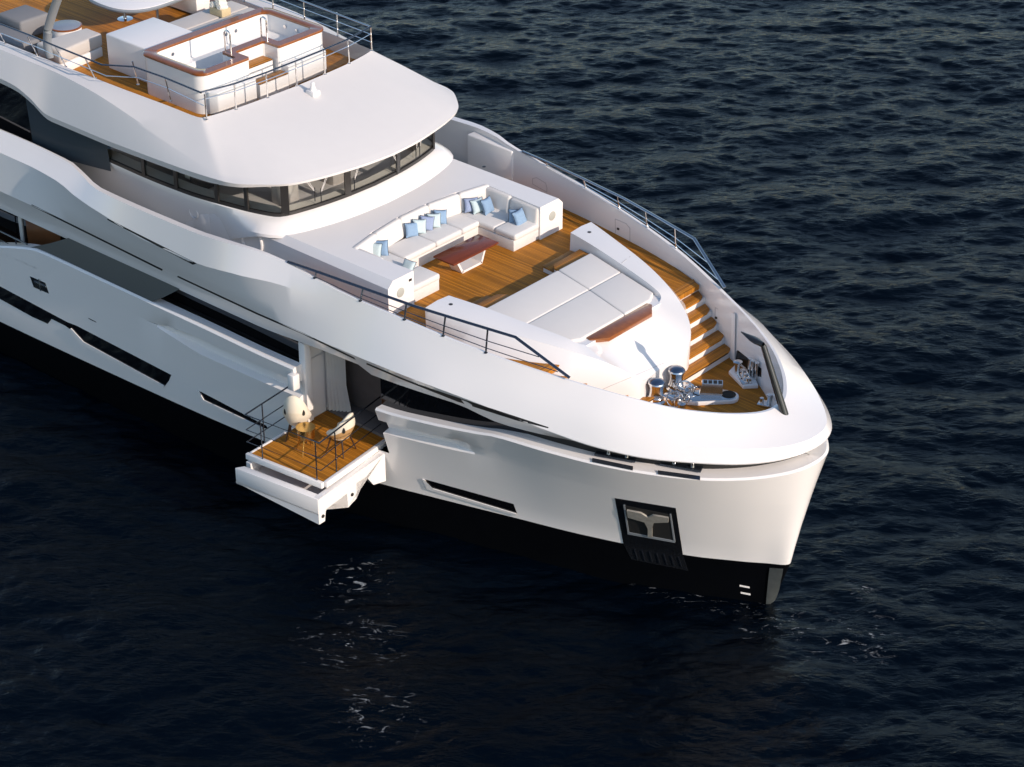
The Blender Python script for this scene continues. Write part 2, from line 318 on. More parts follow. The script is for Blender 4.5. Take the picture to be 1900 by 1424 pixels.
# closed cut ends at the balcony opening
for j in (j46, j71):
    col = [Vector((r[j][0], -r[j][1], r[j][2])) for r in rows_h[4:]]
    inn = [Vector((p.x, -3.5, p.z)) for p in col]
    h.grid([col, inn])
hull = h.build('hull', [M['white'], M['boot']], yacht, 28)
HB = BVHTree.FromPolygons([v.co[:] for v in hull.data.vertices], [p.vertices[:] for p in hull.data.polygons])
def onhull(px, py, off=.006, bvh=None):
    d = ray(px, py).normalized(); loc, nn, idx, dist = (bvh or HB).ray_cast(CAM, d)
    if loc is None:
        best = None
        for k in range(240):
            q = CAM+d*(38+.15*k); l2, n2, i2, ds = (bvh or HB).find_nearest(q)
            if best is None or ds < best[0]: best = (ds, l2, n2)
        loc, nn = best[1], best[2]
    if nn.dot(d) > 0: nn = -nn
    return loc+nn*off, nn
def decal(name, poly, m, parent, off=.006, sub=6, bvh=None, thick=.02, step=9):
    """thin solid panel lying on the skin, outline given in photo pixels"""
    pts = []
    for i in range(len(poly)):
        a, b = poly[i], poly[(i+1) % len(poly)]; n_ = max(1, int(math.hypot(b[0]-a[0], b[1]-a[1])/step))
        for k in range(n_): pts.append((a[0]+(b[0]-a[0])*k/n_, a[1]+(b[1]-a[1])*k/n_))
    bm = bmesh.new(); bm.faces.new([bm.verts.new((x, y, 0)) for x, y in pts]); bmesh.ops.triangulate(bm, faces=bm.faces[:])
    for it in range(4):
        lg = [e for e in bm.edges if e.calc_length() > step*1.6]
        if not lg: break
        bmesh.ops.subdivide_edges(bm, edges=lg, cuts=1); bmesh.ops.triangulate(bm, faces=bm.faces[:])
    vs = [v.co.copy() for v in bm.verts]; bm.verts.index_update()
    pr = [onhull(v.x, v.y, off, bvh) for v in vs]
    fs = [[v.index for v in f.verts] for f in bm.faces]; bd = [[v.index for v in e.verts] for e in bm.edges if len(e.link_faces) == 1]; bm.free()
    mb = MB(); n = len(vs)
    mb.add([p for p, q in pr]+[p-q*thick for p, q in pr], fs+[(i, j, j+n, i+n) for i, j in bd])
    return mb.build(name, m, parent, 50)

# hull windows: dark glass strips low in the side, each with a pale lower sill
HW = [[(-14, 524), (125, 598), (143, 605), (318, 696), (314, 706), (306, 717), (155, 637), (146, 628), (131, 612), (122, 605), (96, 592), (89, 601), (60, 588), (-14, 547)],
      [(367, 724), (470, 778), (494, 790), (498, 796), (488, 794), (378, 742)],
      [(788, 889.5), (953, 935.5), (959.5, 953), (796, 904)]]
for i, pl in enumerate(HW):
    o = decal('hull_window', pl, M['blackglass'], hull, .008)
sills = [[(128, 611), (133, 609), (156, 634), (306, 715.5), (304, 719), (152, 639)], [(366, 724), (369.5, 725), (379.5, 742), (488, 793), (487, 797), (376, 745)], [(784.5, 888), (788.5, 889.5), (796.5, 903.5), (959, 952.5), (958, 956), (793, 907)]]
for pl in sills: decal('window_sill', pl, M['white'], hull, .03)
decal('hull_vent', [(56, 513), (84, 525), (91, 545), (63, 533)], M['black'], hull, .01)
for pl in ([(64, 521), (86, 531), (86.6, 533), (64.6, 523)], [(72.5, 517), (74.5, 518), (77.5, 540), (75.5, 539)]): decal('vent_bar', pl, M['chrome'], hull, .03, 3)
decal('hull_slot', [(164, 590), (178, 597), (179, 599), (165, 592)], M['gap'], hull)
# anchor pocket near the bow
decal('anchor_pocket', [(1141, 924.5), (1254, 943), (1267.5, 1031), (1277.5, 1059), (1171.5, 1038), (1157, 1009)], M['black'], hull, .012, thick=.05)
decal('anchor_recess', [(1158, 937), (1244, 954.5), (1252, 1004), (1166, 988)], M['gap'], hull, .018)
for pl in ([(1157, 936), (1160, 936), (1168, 987), (1165, 987)], [(1243, 953), (1245.5, 953), (1253.5, 1004), (1250.5, 1004)], [(1165, 986), (1253, 1002.5), (1253, 1006), (1165, 990)]): decal('recess_edge', pl, M['grey'], hull, .03)
decal('anchor', [(1164, 944), (1190, 949), (1203, 957), (1212, 953), (1241, 958), (1241, 966), (1214, 967), (1211, 978), (1211, 994), (1203, 993), (1203, 978), (1197, 966), (1166, 957)], mat('anchor_galvanised', (.36, .34, .30), .5, .3, noise=(9, .3)), hull, .06, 4, thick=.06)
for k in range(7): decal('pocket_rib', [(1177+13.6*k, 1019+2.4*k), (1179+13.6*k, 1019.4+2.4*k), (1184.5+13.6*k, 1037+2.4*k), (1182.5+13.6*k, 1036.6+2.4*k)], M['darkrefl'], hull, .035, 2)
for pl in ([(1372.5, 1085.5), (1391, 1089), (1391, 1091.5), (1372.5, 1088)], [(1374.5, 1098.5), (1392.5, 1102), (1392.5, 1104.5), (1374.5, 1101)]): decal('draft_mark', pl, M['white2'], hull, .012, 2)
# steel stem guard at the waterline
decal('stem_guard', [(1428, 1054), (1453, 1055.5), (1437, 1124), (1421, 1122)], mat('brushed_stem_steel', (.16, .18, .18), .4, .7, noise=(6, .3)), hull, .03, thick=.03)

# ---- upper band: sculpted bulwark round the foredeck
B1 = [(-14, 4.25, 6.85), (-9, 4.2, 6.82), (-5.8, 4.08, 6.77), (-4.2, 4.05, 6.70), (-3.3, 4.25, 6.66), (-2.4, 4.46, 6.62), (-.5, 4.5, 6.64), (1.4, 4.5, 6.68), (2.4, 4.46, 6.74), (3.1, 4.36, 6.75), (3.7, 4.24, 6.70), (4.3, 4.18, 6.64), (5.8, 4.1, 6.45), (7.7, 3.86, 6.27), (9.85, 3.45, 6.03), (11.8, 2.82, 5.77), (13, 2.35, 5.62), (14, 1.83, 5.47), (14.7, 1.27, 5.37), (15.17, .73, 5.3), (15.45, 0, 5.26)]
B2 = [(-14, 4.65, 6.5), (-9, 4.62, 6.45), (-5.4, 4.56, 6.40), (-3.9, 4.7, 6.42), (-3.2, 4.78, 6.30), (-2.2, 4.86, 6.20), (-.2, 4.87, 5.98), (1.5, 4.86, 5.99), (3.0, 4.80, 6.14), (4.2, 4.58, 6.22), (5.3, 4.36, 6.12), (6.4, 4.24, 6.02), (7.6, 4.12, 5.93), (9.2, 3.87, 5.71), (10.5, 3.60, 5.53), (12, 3.16, 5.40), (13, 2.83, 5.34), (14, 2.28, 5.24), (14.8, 1.68, 5.17), (15.5, .98, 5.12), (16.0, .3, 5.1), (16.06, 0, 5.1)]
B3 = [(-14, 4.85, 5.4), (-9, 4.80, 5.38), (-3.3, 4.66, 5.30), (.5, 4.64, 5.28), (3.5, 4.62, 5.20), (5, 4.59, 5.18), (7.5, 4.48, 5.18), (8.7, 4.36, 5.16), (10, 4.07, 5.04), (11, 3.82, 4.91), (12, 3.55, 4.77), (12.87, 3.29, 4.68), (14.06, 2.80, 4.62), (15.0, 2.22, 4.62), (15.64, 1.75, 4.63), (16.2, 1.2, 4.67), (16.6, .6, 4.75), (16.74, 0, 4.80)]
B3b = [(x-.0, y, z_) for x, y, z_ in B3]
B4 = [(-14, 4.55, 4.6), (-9, 4.52, 4.6), (-3.3, 4.45, 4.60), (.4, 4.45, 4.66), (3.2, 4.42, 4.66), (4.6, 4.40, 4.74), (5.6, 4.38, 4.80), (6.65, 4.33, 4.82), (7.0, 4.30, 4.68), (8.0, 4.18, 4.68), (9.3, 3.92, 4.65), (10.5, 3.6, 4.42), (12, 3.05, 4.36), (13.5, 2.42, 4.36), (15, 1.48, 4.38), (15.8, .75, 4.4), (16.25, 0, 4.42)]
c1, c2, c3, c4 = curve(B1), curve(B2), curve(B3), curve(B4)
c0 = c1.copy(); c0[:, 1] = np.maximum(0, c0[:, 1]-np.clip(.03+.04*(US-9), .03, .16)); c0[:, 0] -= .15*np.clip((US-13)/4, 0, 1); c0[:, 2] = np.where(US < 10, 5.3, 4.2); c0[-1, 1] = 0
c1b = c1.copy(); c1b[:, 1] += .05+.13*ramp(US, -5.0, -1.8, 2.2, 4.2)+.09*ramp(US, 3.6, 4.6, 11.5, 13)*.3; c1b[:, 2] += .012; c1b[-1, 1] = 0; c1b[:, 0] += .07*np.clip((US-14)/3, 0, 1)
# rolled lip: two extra rows round the lower edge of the bright face
c23 = c2+(c3-c2)*.55; bul = np.clip((US-8)/6, 0, 1)
c23[:, 1] += .05*bul; c23[:, 0] += .20*np.clip((US-13.5)/3.5, 0, 1)**2; c23[:, 2] += .05*bul; c23[-1, 1] = 0
c3r = c3.copy(); c3r[:, 2] -= .03; c3r[:, 1] = np.maximum(0, c3r[:, 1]-.015); c3r[-1, 1] = 0
c5 = c4.copy(); c5[:, 1] = np.maximum(0, c5[:, 1]-np.where(US < 9.5, .9, .28)); c5[-1, 1] = 0; c5[:, 0] -= .3*np.clip((US-13)/4, 0, 1); c5[:, 2] += .02
b = MB()
for s in (1, -1): b.grid([side(r, s) for r in (c0, c1, c1b, c2, c23, c3, c3r, c4, c5)], flip=s > 0)
bulwark = b.build('bulwark', M['white'], yacht, 24)
BB = BVHTree.FromPolygons([v.co[:] for v in bulwark.data.vertices], [p.vertices[:] for p in bulwark.data.polygons])
# recessed black slot between bulwark and hull at the bow
g = MB(); gi = top_in.copy(); gi[:, 1] = np.maximum(0, gi[:, 1]-.12); gi[:, 0] -= .1*np.clip((US-14)/3, 0, 1); gi[-1, 1] = 0
gt = gi.copy(); gt[:, 2] = 4.62
msk = US >= 9.4; gi_l = gi.copy(); gi_l[:, 2] -= .1
for s in (1, -1): g.grid([[p for p, k in zip(side(r, s), msk) if k] for r in (gi_l, gt)])
g.build('bow_slot', M['gap'], yacht)
for s in (1, -1):
    g = MB(); g.grid([[p for p, k in zip(side(r, s), US >= 9.4) if k] for r in (top_in, gi)]); g.build('hull_shelf', M['white'], yacht)
# thin slots in the strip under the bulwark
for pl in ([(59, 379.5), (302, 500), (301, 503), (58, 382)], [(330, 512), (478, 581), (561, 617), (658, 664), (742, 700), (850, 743), (960, 778), (1018, 793), (1017, 795), (959, 780.5), (849, 745.5), (741, 702.5), (657, 666.5), (560, 619.5), (476, 583.5), (329, 514.5)], [(200, 406), (365, 489), (358, 491.5), (199, 408)]):
    decal('bulwark_slot', pl, M['gap'], bulwark, .004, 10, BB, .003)

# ---- main deck windows under the bulwark
def strip(name, m, x0, x1, yoff0, yoff1, zb, zt, src=c4, parent=yacht, s=-1):
    mb = MB(); k = (US >= x0-1e-6) & (US <= x1+1e-6)
    lo = [Vector((p[0], s*(p[1]-yoff0), zb(p[0]))) for p in src[k]]; hi = [Vector((p[0], s*(p[1]-yoff1), zt(p[0]))) for p in src[k]]
    mb.grid([lo, hi]); return mb.build(name, m, parent)
for s in (-1, 1):
    strip('saloon_window', M['blackglass'], -1.3, 4.6, .28, .22, lambda x: 3.75, lambda x: 4.85, s=s)
    strip('saloon_window', M['blackglass'], 7.1, 11.4, .20, .16, lambda x: 3.6, lambda x: 4.85, s=s)
k = (US >= -1.3) & (US <= 4.61)
for s in (-1, 1):
    mb = MB(); mb.grid([[Vector((p[0], s*(p[1]-.02), p[2]+.03)) for p in top_in[k]], [Vector((p[0], s*(p[1]-.12), p[2]-.03)) for p in top_in[k]], [Vector((p[0], s*(p[1]-.34), p[2]-.08)) for p in top_in[k]]])
    mb.build('window_ledge', M['darkframe'], yacht)
    k2 = (US >= 7.09) & (US <= 11.4)
    mb = MB(); mb.grid([[Vector((p[0], s*(p[1]+.01), p[2])) for p in top_in[k2]], [Vector((p[0], s*(p[1]-.5), p[2]-.03)) for p in top_in[k2]]]); mb.build('window_ledge', M['black'], yacht)
# slate side panel between hull and bulwark, aft of the windows
for s in (-1, 1):
    mb = MB(); rows = []
    for t in np.linspace(0, 1, 9):
        xb = -5.45+4.8*t; xt = -3.95+4.35*t
        rows.append([Vector((xb, s*4.70, 4.0)), Vector((xb*.5+xt*.5, s*4.60, 4.33)), Vector((xt, s*4.46, 4.70))])
    mb.grid(rows); mb.build('side_panel', M['slate'], yacht)
# aft side deck seen through the opening
for s in (-1, 1):
    mb = MB(); mb.box((-9.5, s*4.32, 3.05), (9, .62, .1)); mb.build('side_deck', M['teak'], yacht)
    mb = MB(); mb.box((-9.4, s*3.95, 3.9), (11, .1, 1.9)); mb.build('saloon_glazing', M['blackglass'], yacht)
    mb = MB(); mb.box((-5.75, s*4.01, 3.9), (1.5, .03, 1.4)); mb.build('saloon_wall', M['wallbrown'], yacht)
    mb = MB(); mb.box((-6.75, s*4.01, 3.9), (.14, .05, 1.8)); mb.build('window_post', M['curtain'], yacht)
    mb = MB(); mb.box((-3.9, s*4.1, 3.8), (.1, .6, 1.3)); mb.build('saloon_bulkhead', M['dark'], yacht)
mb = MB()
for x in (-7.9, -7.0, -6.2): mb.tube([(x, -4.62, 3.1), (x, -4.62, 4.0)], .02)
mb.tube([(-9.5, -4.62, 3.98), (-5.7, -4.62, 3.98)], .025); mb.tube([(-9.5, -4.62, 3.7), (-5.9, -4.62, 3.7)], .012)
mb.build('side_railing', M['darkrefl'], yacht)

# ---- foredeck levels
DK, MD, RD = 5.57, 4.36, 6.48
mb = MB(); k = US <= 11.0
pl = [(p[0], -p[1]) for p in c0[k]] ; pr = [(p[0], p[1]) for p in c0[k]][::-1]
poly = [(x, y-.03) for x, y in pl if x >= 3.4] + [(x, y+.03) for x, y in pr if x >= 3.4]
mb.prism(poly, 5.45, DK); foredeck = mb.build('foredeck', M['teak'], yacht, smooth=False)
poly = [(x, y-.03) for x, y in pl if -6 <= x <= 3.61] + [(x, y+.03) for x, y in pr if -6 <= x <= 3.61]
mb = MB(); mb.prism(poly, 5.42, DK-.01); mb.build('side_walkway', M['grey'], yacht, smooth=False)
mb = MB(); k = (US >= 10.6)
poly = [(p[0], -p[1]-.03) for p in c0[k]]+[(p[0], p[1]+.03) for p in c0[k]][::-1][1:]
mb.prism(poly, 4.28, MD); mb.build('mooring_deck', M['teak'], yacht, smooth=False)
# stairs either side of the sunpad base
def yin(x): return float(np.interp(x, [10.5, 10.94, 11.26, 11.66, 11.88, 12.10, 12.37, 12.5], [1.9, 1.85, 1.72, 1.55, 1.40, 1.25, .95, .85]))
for s in (1, -1):
    for i in range(6):
        x0, x1 = 10.62+.31*i, 10.95+.31*i; zt = DK-.2*i
        yo = float(np.interp(x1, c1[:, 0], c1[:, 1]))-.02
        if i == 0: x0 = 10.7
        mb = MB(); mb.prism([(x0, s*(yin(x0)-.35)), (x1, s*(yin(x1)-.35)), (x1, s*(yo-.25)), (x1-.07, s*(yo-.06)), (x0, s*(yo+.1))][::s], zt-.055, zt+(.004 if i == 0 else 0), .012)
        tr = mb.build('stair_tread', M['teak_side'], yacht)
        mb = MB(); mb.prism([(x0, s*(yin(x0)-.4)), (x1-.035, s*(yin(x1)-.4)), (x1-.035, s*(yo+.02)), (x0, s*(yo+.12))][::s], zt-.35, zt-.058)
        mb.build('riser', M['white2'], tr)

# raised deck ahead of the wheelhouse, with side arms ending in speaker cabinets
def half(poly): return poly+[(x, -y) for x, y in poly[::-1]]
o_ = [(-.4, 3.17), (6.5, 3.17), (6.5, 2.30), (4.45, 2.42), (4.12, 1.5), (3.98, 0.0)]
mb = MB(); bm = bmesh.new()
pts = half([(-.75, 3.17), (6.5, 3.17), (6.5, 2.30), (4.60, 2.40), (4.30, 1.5), (4.17, .01)])
vb = [bm.verts.new((x, y, 5.5)) for x, y in pts]; vt = [bm.verts.new((x, y, RD)) for x, y in pts]
bm.faces.new(vb); bm.faces.new(vt)
for i in range(len(pts)): bm.faces.new((vb[i], vb[(i+1) % len(pts)], vt[(i+1) % len(pts)], vt[i]))
bmesh.ops.recalc_face_normals(bm, faces=bm.faces[:])
eg = [e for e in bm.edges if all(v.co.z > 6 and abs(v.co.y) > 3.1 for v in e.verts)]
bmesh.ops.bevel(bm, geom=eg, offset=.17, segments=1, affect='EDGES')
mb.bm(bm); raised = mb.build('raised_deck', M['white2'], yacht, 40)
for s in (1, -1):
    Mx = Matrix.Translation((6.502, s*2.76, 6.08)) @ Matrix.Rotation(R(90), 4, 'Y')
    mb = MB(); mb.lathe([(.125, 0), (.125, .008), (.115, .012), (0, .012)], M=Mx); mb.build('speaker_grille', M['mesh'], raised)
    mb = MB(); mb.lathe([(.05, 0), (.05, .012), (.03, .016), (0, .016)], at(591, 375, Z=RD) if s < 0 else at(898, 310, Z=RD), 16); mb.build('deck_drain', M['darkframe'], raised)
mb = MB(); mb.box((6.503, -2.42, 6.28), (.012, .10, .06)); mb.build('switch_panel', M['darkframe'], raised)
# side wall hatch, door and porthole on the starboard trunk side
mb = MB(); mb.box((-.12, -3.172, 5.95), (.62, .012, .66), bev=.005); mb.build('side_door', M['white2'], raised)
for px, py, r in ((361, 394, .17), (468, 447, .40)):
    c = at(px, py, Y=-3.172); Mx = Matrix.Translation(c) @ Matrix.Rotation(R(90), 4, 'X')
    mb = MB(); mb.lathe([(0, .004), (r*.82, .004), (r*.84, .03), (r*.92, .05), (r, .03), (r, 0)], n=32, M=Mx); mb.build('porthole', M['white2'], raised)

# ---- wheelhouse
WB = [(-8, 3.45), (-3.2, 3.46), (-1.9, 3.48), (-.35, 3.42), (1.2, 3.16), (2.0, 2.95), (2.42, 2.75), (2.54, 2.55), (2.64, 2.25), (2.80, 1.6), (2.90, .92), (2.95, 0)]
wh = empty('wheelhouse'); wh.parent = yacht
def ring(off, z, kn=WB, n=6):
    kn = np.array(kn); d = np.r_[0, np.cumsum(np.hypot(*np.diff(kn, axis=0).T))]; t = np.linspace(0, d[-1], 90)
    x = pchip(d, kn[:, 0], t); y = pchip(d, kn[:, 1], t)
    dx, dy = np.gradient(x), np.gradient(y); L_ = np.hypot(dx, dy); nx, ny = -dy/L_*-1*-1, dx/L_
    # outward normal (positive y side): rotate tangent
    ox, oy = -dy/L_, dx/L_
    sg = np.where(ox*0+oy*y+ox*(x+3) > 0, 1, -1); ox, oy = ox*sg, oy*sg
    zz = np.broadcast_to(z(x) if callable(z) else z, x.shape)
    P = [Vector((a+off*p, b+off*q, c)) for a, b, p, q, c in zip(x, y, ox, oy, zz)]
    P[-1].y = 0
    return P+[Vector((p.x, -p.y, p.z)) for p in P[::-1][1:]]
zb = lambda x: 6.77+.05*np.clip((x-2.3)/.6, 0, 1)
mb = MB(); mb.grid([ring(.0, zb), ring(-.02, 7.86)]); panes = mb.build('windscreen', M['glass'], wh)
mb = MB(); mb.grid([ring(.02, lambda x: zb(x)-.03), ring(.025, lambda x: zb(x)+.06), ring(-.03, lambda x: zb(x)+.065)]); mb.build('window_frame', M['darkframe'], wh)
# cowl flowing from the windscreen down to the raised deck
def cowl_off(x): return .10+.38*np.clip((x-1.2)/1.6, 0, 1)
def ring2(f, z, zf=None):
    a = ring(0.0, z); b_ = ring(1.0, z); out = []
    for p, q in zip(a, b_):
        o = f(p.x); out.append(p+(q-p)*o)
    return out
bl_ = lambda x: np.clip((x-.4)/1.7, 0, 1)
mb = MB(); mb.grid([ring2(lambda x: .021, lambda x: zb(x)-.03), ring2(lambda x: .02+.07*bl_(x), lambda x: zb(x)-.05), ring2(lambda x: -.09+.37*bl_(x), lambda x: 6.50+.16*bl_(x)),
    ring2(lambda x: -.22+.72*bl_(x), lambda x: 6.15+.33*bl_(x)), ring2(lambda x: -.30+.80*bl_(x), lambda x: 5.5+.90*bl_(x))])
mb.build('cowl', M['white'], wh, 40)
# mullions
for y in (-2.62, -.92, .92, 2.62):
    rr = ring(.012, 0); p = min((q for q in rr if q.x > 1.5), key=lambda q: abs(q.y-y)); 
    a = math.atan2(p.y*.35, 1.0) if abs(y) < 2 else math.copysign(R(50), y)
    mb = MB(); mb.box((0, 0, 0), (.05, .17 if abs(y) < 2 else .2, 1.06), M=Matrix.Translation((p.x-.01, p.y, 7.33)) @ Matrix.Rotation(a, 4, 'Z')); mb.build('mullion', M['darkframe'], wh)
for x in (1.55, .7, -.6, -1.9):
    rr = ring(.012, 0)
    for s in (1, -1):
        p = min((q for q in rr if q.y*s > 2.8), key=lambda q: abs(q.x-x)); mb = MB(); mb.box((p.x, p.y, 7.33), (.12, .05, 1.06)); mb.build('mullion', M['darkframe'], wh)
# interior: dash shelf, floor, dark back wall
mb = MB(); mb.grid([ring(-.03, 6.83), ring(-.34, 6.86), ring(-.36, 6.3)]); mb.build('dashboard', M['dash'], wh)
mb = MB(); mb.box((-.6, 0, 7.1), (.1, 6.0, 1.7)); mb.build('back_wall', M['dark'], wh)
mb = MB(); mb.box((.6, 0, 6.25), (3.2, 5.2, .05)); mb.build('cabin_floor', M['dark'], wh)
for y in (-1.7, 0): mb = MB(); mb.box((1.45, y, 6.8), (.55, .55, .9), bev=.12); mb.build('helm_chair', M['cush2'], wh)
mb = MB(); mb.box((-.8, -2.75, 7.2), (.35, .3, .8), bev=.02); mb.build('curtain', M['ivory'], wh)
# wipers
def wiper(y, x, lean):
    mb = MB(); a = Vector((x+.03, y, 7.62)); t = Vector((x+.05, y+lean, 7.22)); e = Vector((x+.05, y+lean, 6.95))
    mb.tube([a, t], .006, 6); mb.tube([a+Vector((0, .07, 0)), t+Vector((0, .02, 0))], .005, 6); mb.build('wiper', M['white2'], wh)
    mb = MB(); mb.tube([t+Vector((.005, 0, .1)), e], .014, 6); mb.build('wiper_blade', M['black'], wh)
for y, x, l in ((-2.15, 2.68, .28), (-1.55, 2.83, -.25), (-.55, 2.94, -.2), (.55, 2.94, .2), (1.75, 2.79, -.12), (1.9, 2.76, -.1)): wiper(y, x, l)
# slate fairing and dark aft windows of the upper deck
for s in (-1, 1):
    mb = MB(); rows = []
    for x, y, zt_ in ((-5.9, 3.90, 7.9), (-5.3, 3.88, 7.72), (-4.6, 3.80, 7.58), (-3.9, 3.66, 7.6), (-3.2, 3.5, 7.6)):
        rows.append([Vector((x, s*y, 6.5)), Vector((x-.08, s*(y+.02), zt_+.1))])
    mb.grid(rows); mb.build('side_fairing', M['slate'], yacht)
    mb = MB(); mb.box((-9.4, s*3.88, 7.25), (6.9, .06, 1.7)); mb.build('upper_window', M['blackglass'], yacht)

# ---- roof over the wheelhouse, carrying the sundeck
E_ = [(-14, 4.05, 8.3), (-9, 4.02, 8.26), (-6.4, 4.0, 8.18), (-5.7, 4.0, 8.00), (-4.9, 4.0, 7.70), (-3, 4.0, 7.70), (-1.4, 4.0, 7.74), (.6, 3.99, 7.82), (1.6, 3.95, 7.88), (2.05, 3.84, 7.89), (2.55, 3.5, 7.9), (3.05, 3.0, 7.9), (3.30, 2.4, 7.9), (3.48, 1.7, 7.9), (3.64, .8, 7.9), (3.7, 0, 7.9)]
C_ = [(-14, 3.75, 8.9), (-9, 3.7, 8.88), (-6.5, 3.64, 8.84), (-5.8, 3.62, 8.82), (-5.0, 3.6, 8.80), (-3.6, 3.64, 8.72), (-1.7, 3.70, 8.44), (-.1, 3.76, 8.15), (1.35, 3.83, 7.99), (1.85, 3.72, 7.97), (2.35, 3.4, 7.99), (2.85, 2.92, 7.99), (3.10, 2.35, 7.99), (3.28, 1.65, 7.99), (3.44, .78, 7.99), (3.5, 0, 7.99)]
I_ = [(-14, 3.2, 8.8), (-9, 3.2, 8.8), (-6.5, 3.2, 8.8), (-5.8, 3.18, 8.79), (-5.0, 3.16, 8.78), (-3, 3.12, 8.77), (-1.2, 3.05, 8.76), (-.3, 3.03, 8.75), (-.05, 2.98, 8.75), (.05, 2.7, 8.75), (.12, 2.3, 8.75), (.17, 1.9, 8.75), (.20, 1.5, 8.75), (.22, 1.1, 8.75), (.24, .5, 8.75), (.25, 0, 8.75)]
def fine(kn, m=6):
    kn = np.array(kn); t = np.arange(len(kn)); tt = np.linspace(0, len(kn)-1, (len(kn)-1)*m+1)
    return np.stack([pchip(t, kn[:, i], tt) for i in range(3)], -1)
E2, C2, I2 = fine(E_), fine(C_), fine(I_)
El = E2.copy(); El[:, 2] -= .15*np.clip((3.4-E2[:, 0])/2.2, .25, 1); El[:, 1] *= .988; Eu = E2.copy(); Eu[:, 2] += .02
Ein = E2.copy(); Ein[:, 2] -= .16; Ein[:, 1] *= .72; Ein[:, 0] = np.where(E2[:, 0] > 1, E2[:, 0]-1.1*np.clip((E2[:, 0]-1)/2, 0, 1), E2[:, 0])
Cm = C2+(I2-C2)*.5; Cm[:, 2] += .02
I3 = I2.copy(); I3[:, 2] = 8.26; I2b = I2.copy(); I2b[:, 1] *= .985; 
mb = MB()
EC = E2+(C2-E2)*.85; EC[:, 2] = E2[:, 2]+(C2[:, 2]-E2[:, 2])*.88
for s in (1, -1): mb.grid([side(r, s) for r in (Ein, El, Eu, EC, C2, Cm, I2, I3)], flip=s > 0)
roof = mb.build('roof', M['roofwhite'], yacht, 22)
# sundeck floor
mb = MB(); poly = [(p[0], -p[1]) for p in I2[::3]]+[(p[0], p[1]) for p in I2[::3]][::-1][1:]
mb.prism(poly, 8.24, 8.29); mb.build('sundeck_floor', M['teak'], yacht, smooth=False)
# sundeck railing
def railing(name, post_xyz, top, mids, mtop, mpost, parent, rt=.03, rp=.02, flat=.7):
    r_ = empty(name); r_.parent = parent
    mb = MB(); mb.tube(top, rt, 10, flat=flat); mb.build('top_rail', mtop, r_)
    for md in mids: mb = MB(); mb.tube(md, .011, 6); mb.build('mid_rail', mpost, r_)
    for a, b_ in post_xyz:
        mb = MB(); mb.tube([a, b_], rp, 8); mb.lathe([(.045, 0), (.045, .012), (rp, .02)], a, 12); mb.build('post', mpost, r_)
    return r_
fr = [(.12, -2.95), (.20, -2.04), (.25, -1.02), (.25, 0), (.23, 1.01), (.18, 1.94), (-.02, 2.98)]
st = [(-9.5, 3.3), (-7.5, 3.25), (-6.2, 3.2), (-5.16, 3.13), (-3.96, 3.13), (-2.82, 2.66), (-1.39, 2.80)]
TOPZ = 9.42
top = [Vector((x, -y, TOPZ+.02)) for x, y in [(-9.5, 3.45), (-7.5, 3.42), (-6.2, 3.4), (-5.2, 3.43), (-3.2, 3.45), (-2.5, 3.0), (-1.4, 2.95)]]
railing('sundeck_side_railing', [(Vector((x, -y, 8.76)), Vector((x-.02, -y-.25 if x < -3 else -y-.1, TOPZ))) for x, y in st], top+[Vector((0, -2.96, TOPZ))], [[p-Vector((0, -.1, .33)) for p in top]+[Vector((.06, -2.95, 9.09))]], M['darkrefl'], M['chrome'], yacht)
railing('sundeck_side_railing', [(Vector((x, y, 8.76)), Vector((x-.02, y+.02, TOPZ))) for x, y in [(-6.5, 3.2), (-5.2, 3.18), (-4.0, 3.15), (-2.7, 3.1), (-1.4, 3.08)]], [Vector((-9.5, 3.2, TOPZ)), Vector((-4, 3.15, TOPZ)), Vector((0, 2.96, TOPZ))], [[Vector((-9.5, 3.2, 9.2)), Vector((-4, 3.15, 9.2)), Vector((0, 2.97, 9.2))], [Vector((-9.5, 3.2, 8.98)), Vector((-4, 3.15, 8.98)), Vector((0, 2.97, 8.98))]], M['rail'], M['chrome'], yacht)
ft = [Vector((0, -2.96, TOPZ+.01))]+[Vector((x+.01, y, TOPZ+.01)) for x, y in fr[1:-1]]+[Vector((0, 2.96, TOPZ+.01))]
railing('sundeck_front_railing', [(Vector((x, y, 8.74)), Vector((x-.01, y, TOPZ))) for x, y in fr], ft, [[p-Vector((0, 0, .2)) for p in ft]], M['darkrefl'], M['chrome'], yacht)
# tinted wind glass between the front posts
gl = MB(); gl.grid([[p-Vector((.03, 0, .64)) for p in ft], [p-Vector((.03, 0, .08)) for p in ft]]); gl.build('wind_screen', glass('wind_glass', (.93, .94, .95), .97), yacht)
# small white camera housing on the roof
c = at(581, 176, Z=8.62)
mb = MB(); mb.box((c.x, c.y, c.z+.06), (.30, .26, .14), bev=.03, seg=2); mb.lathe([(.09, .12), (.07, .2), (.05, .26), (.055, .31), (.03, .34), (0, .345)], c, 16); t = mb.build('camera_housing', M['white2'], yacht)
# curved grey hardtop strut at the sundeck edge, both sides
for s in (-1, 1):
    mb = MB(); pts = [at(px, py, Y=-2.95) for px, py in ((92.5, 107), (88, 84), (89, 58), (96, 30), (105, 4), (116, -26))]; pts = [Vector((p.x, -s*p.y, p.z)) for p in pts]; pa = np.array(pts); tt = np.linspace(0, 5, 26); pts = [Vector([float(pchip(np.arange(6), pa[:, q], [t])[0]) for q in range(3)]) for t in tt]
    mb.tube(pts, .13, 12, flat=.8); mb.build('hardtop_strut', M['grey'], yacht)
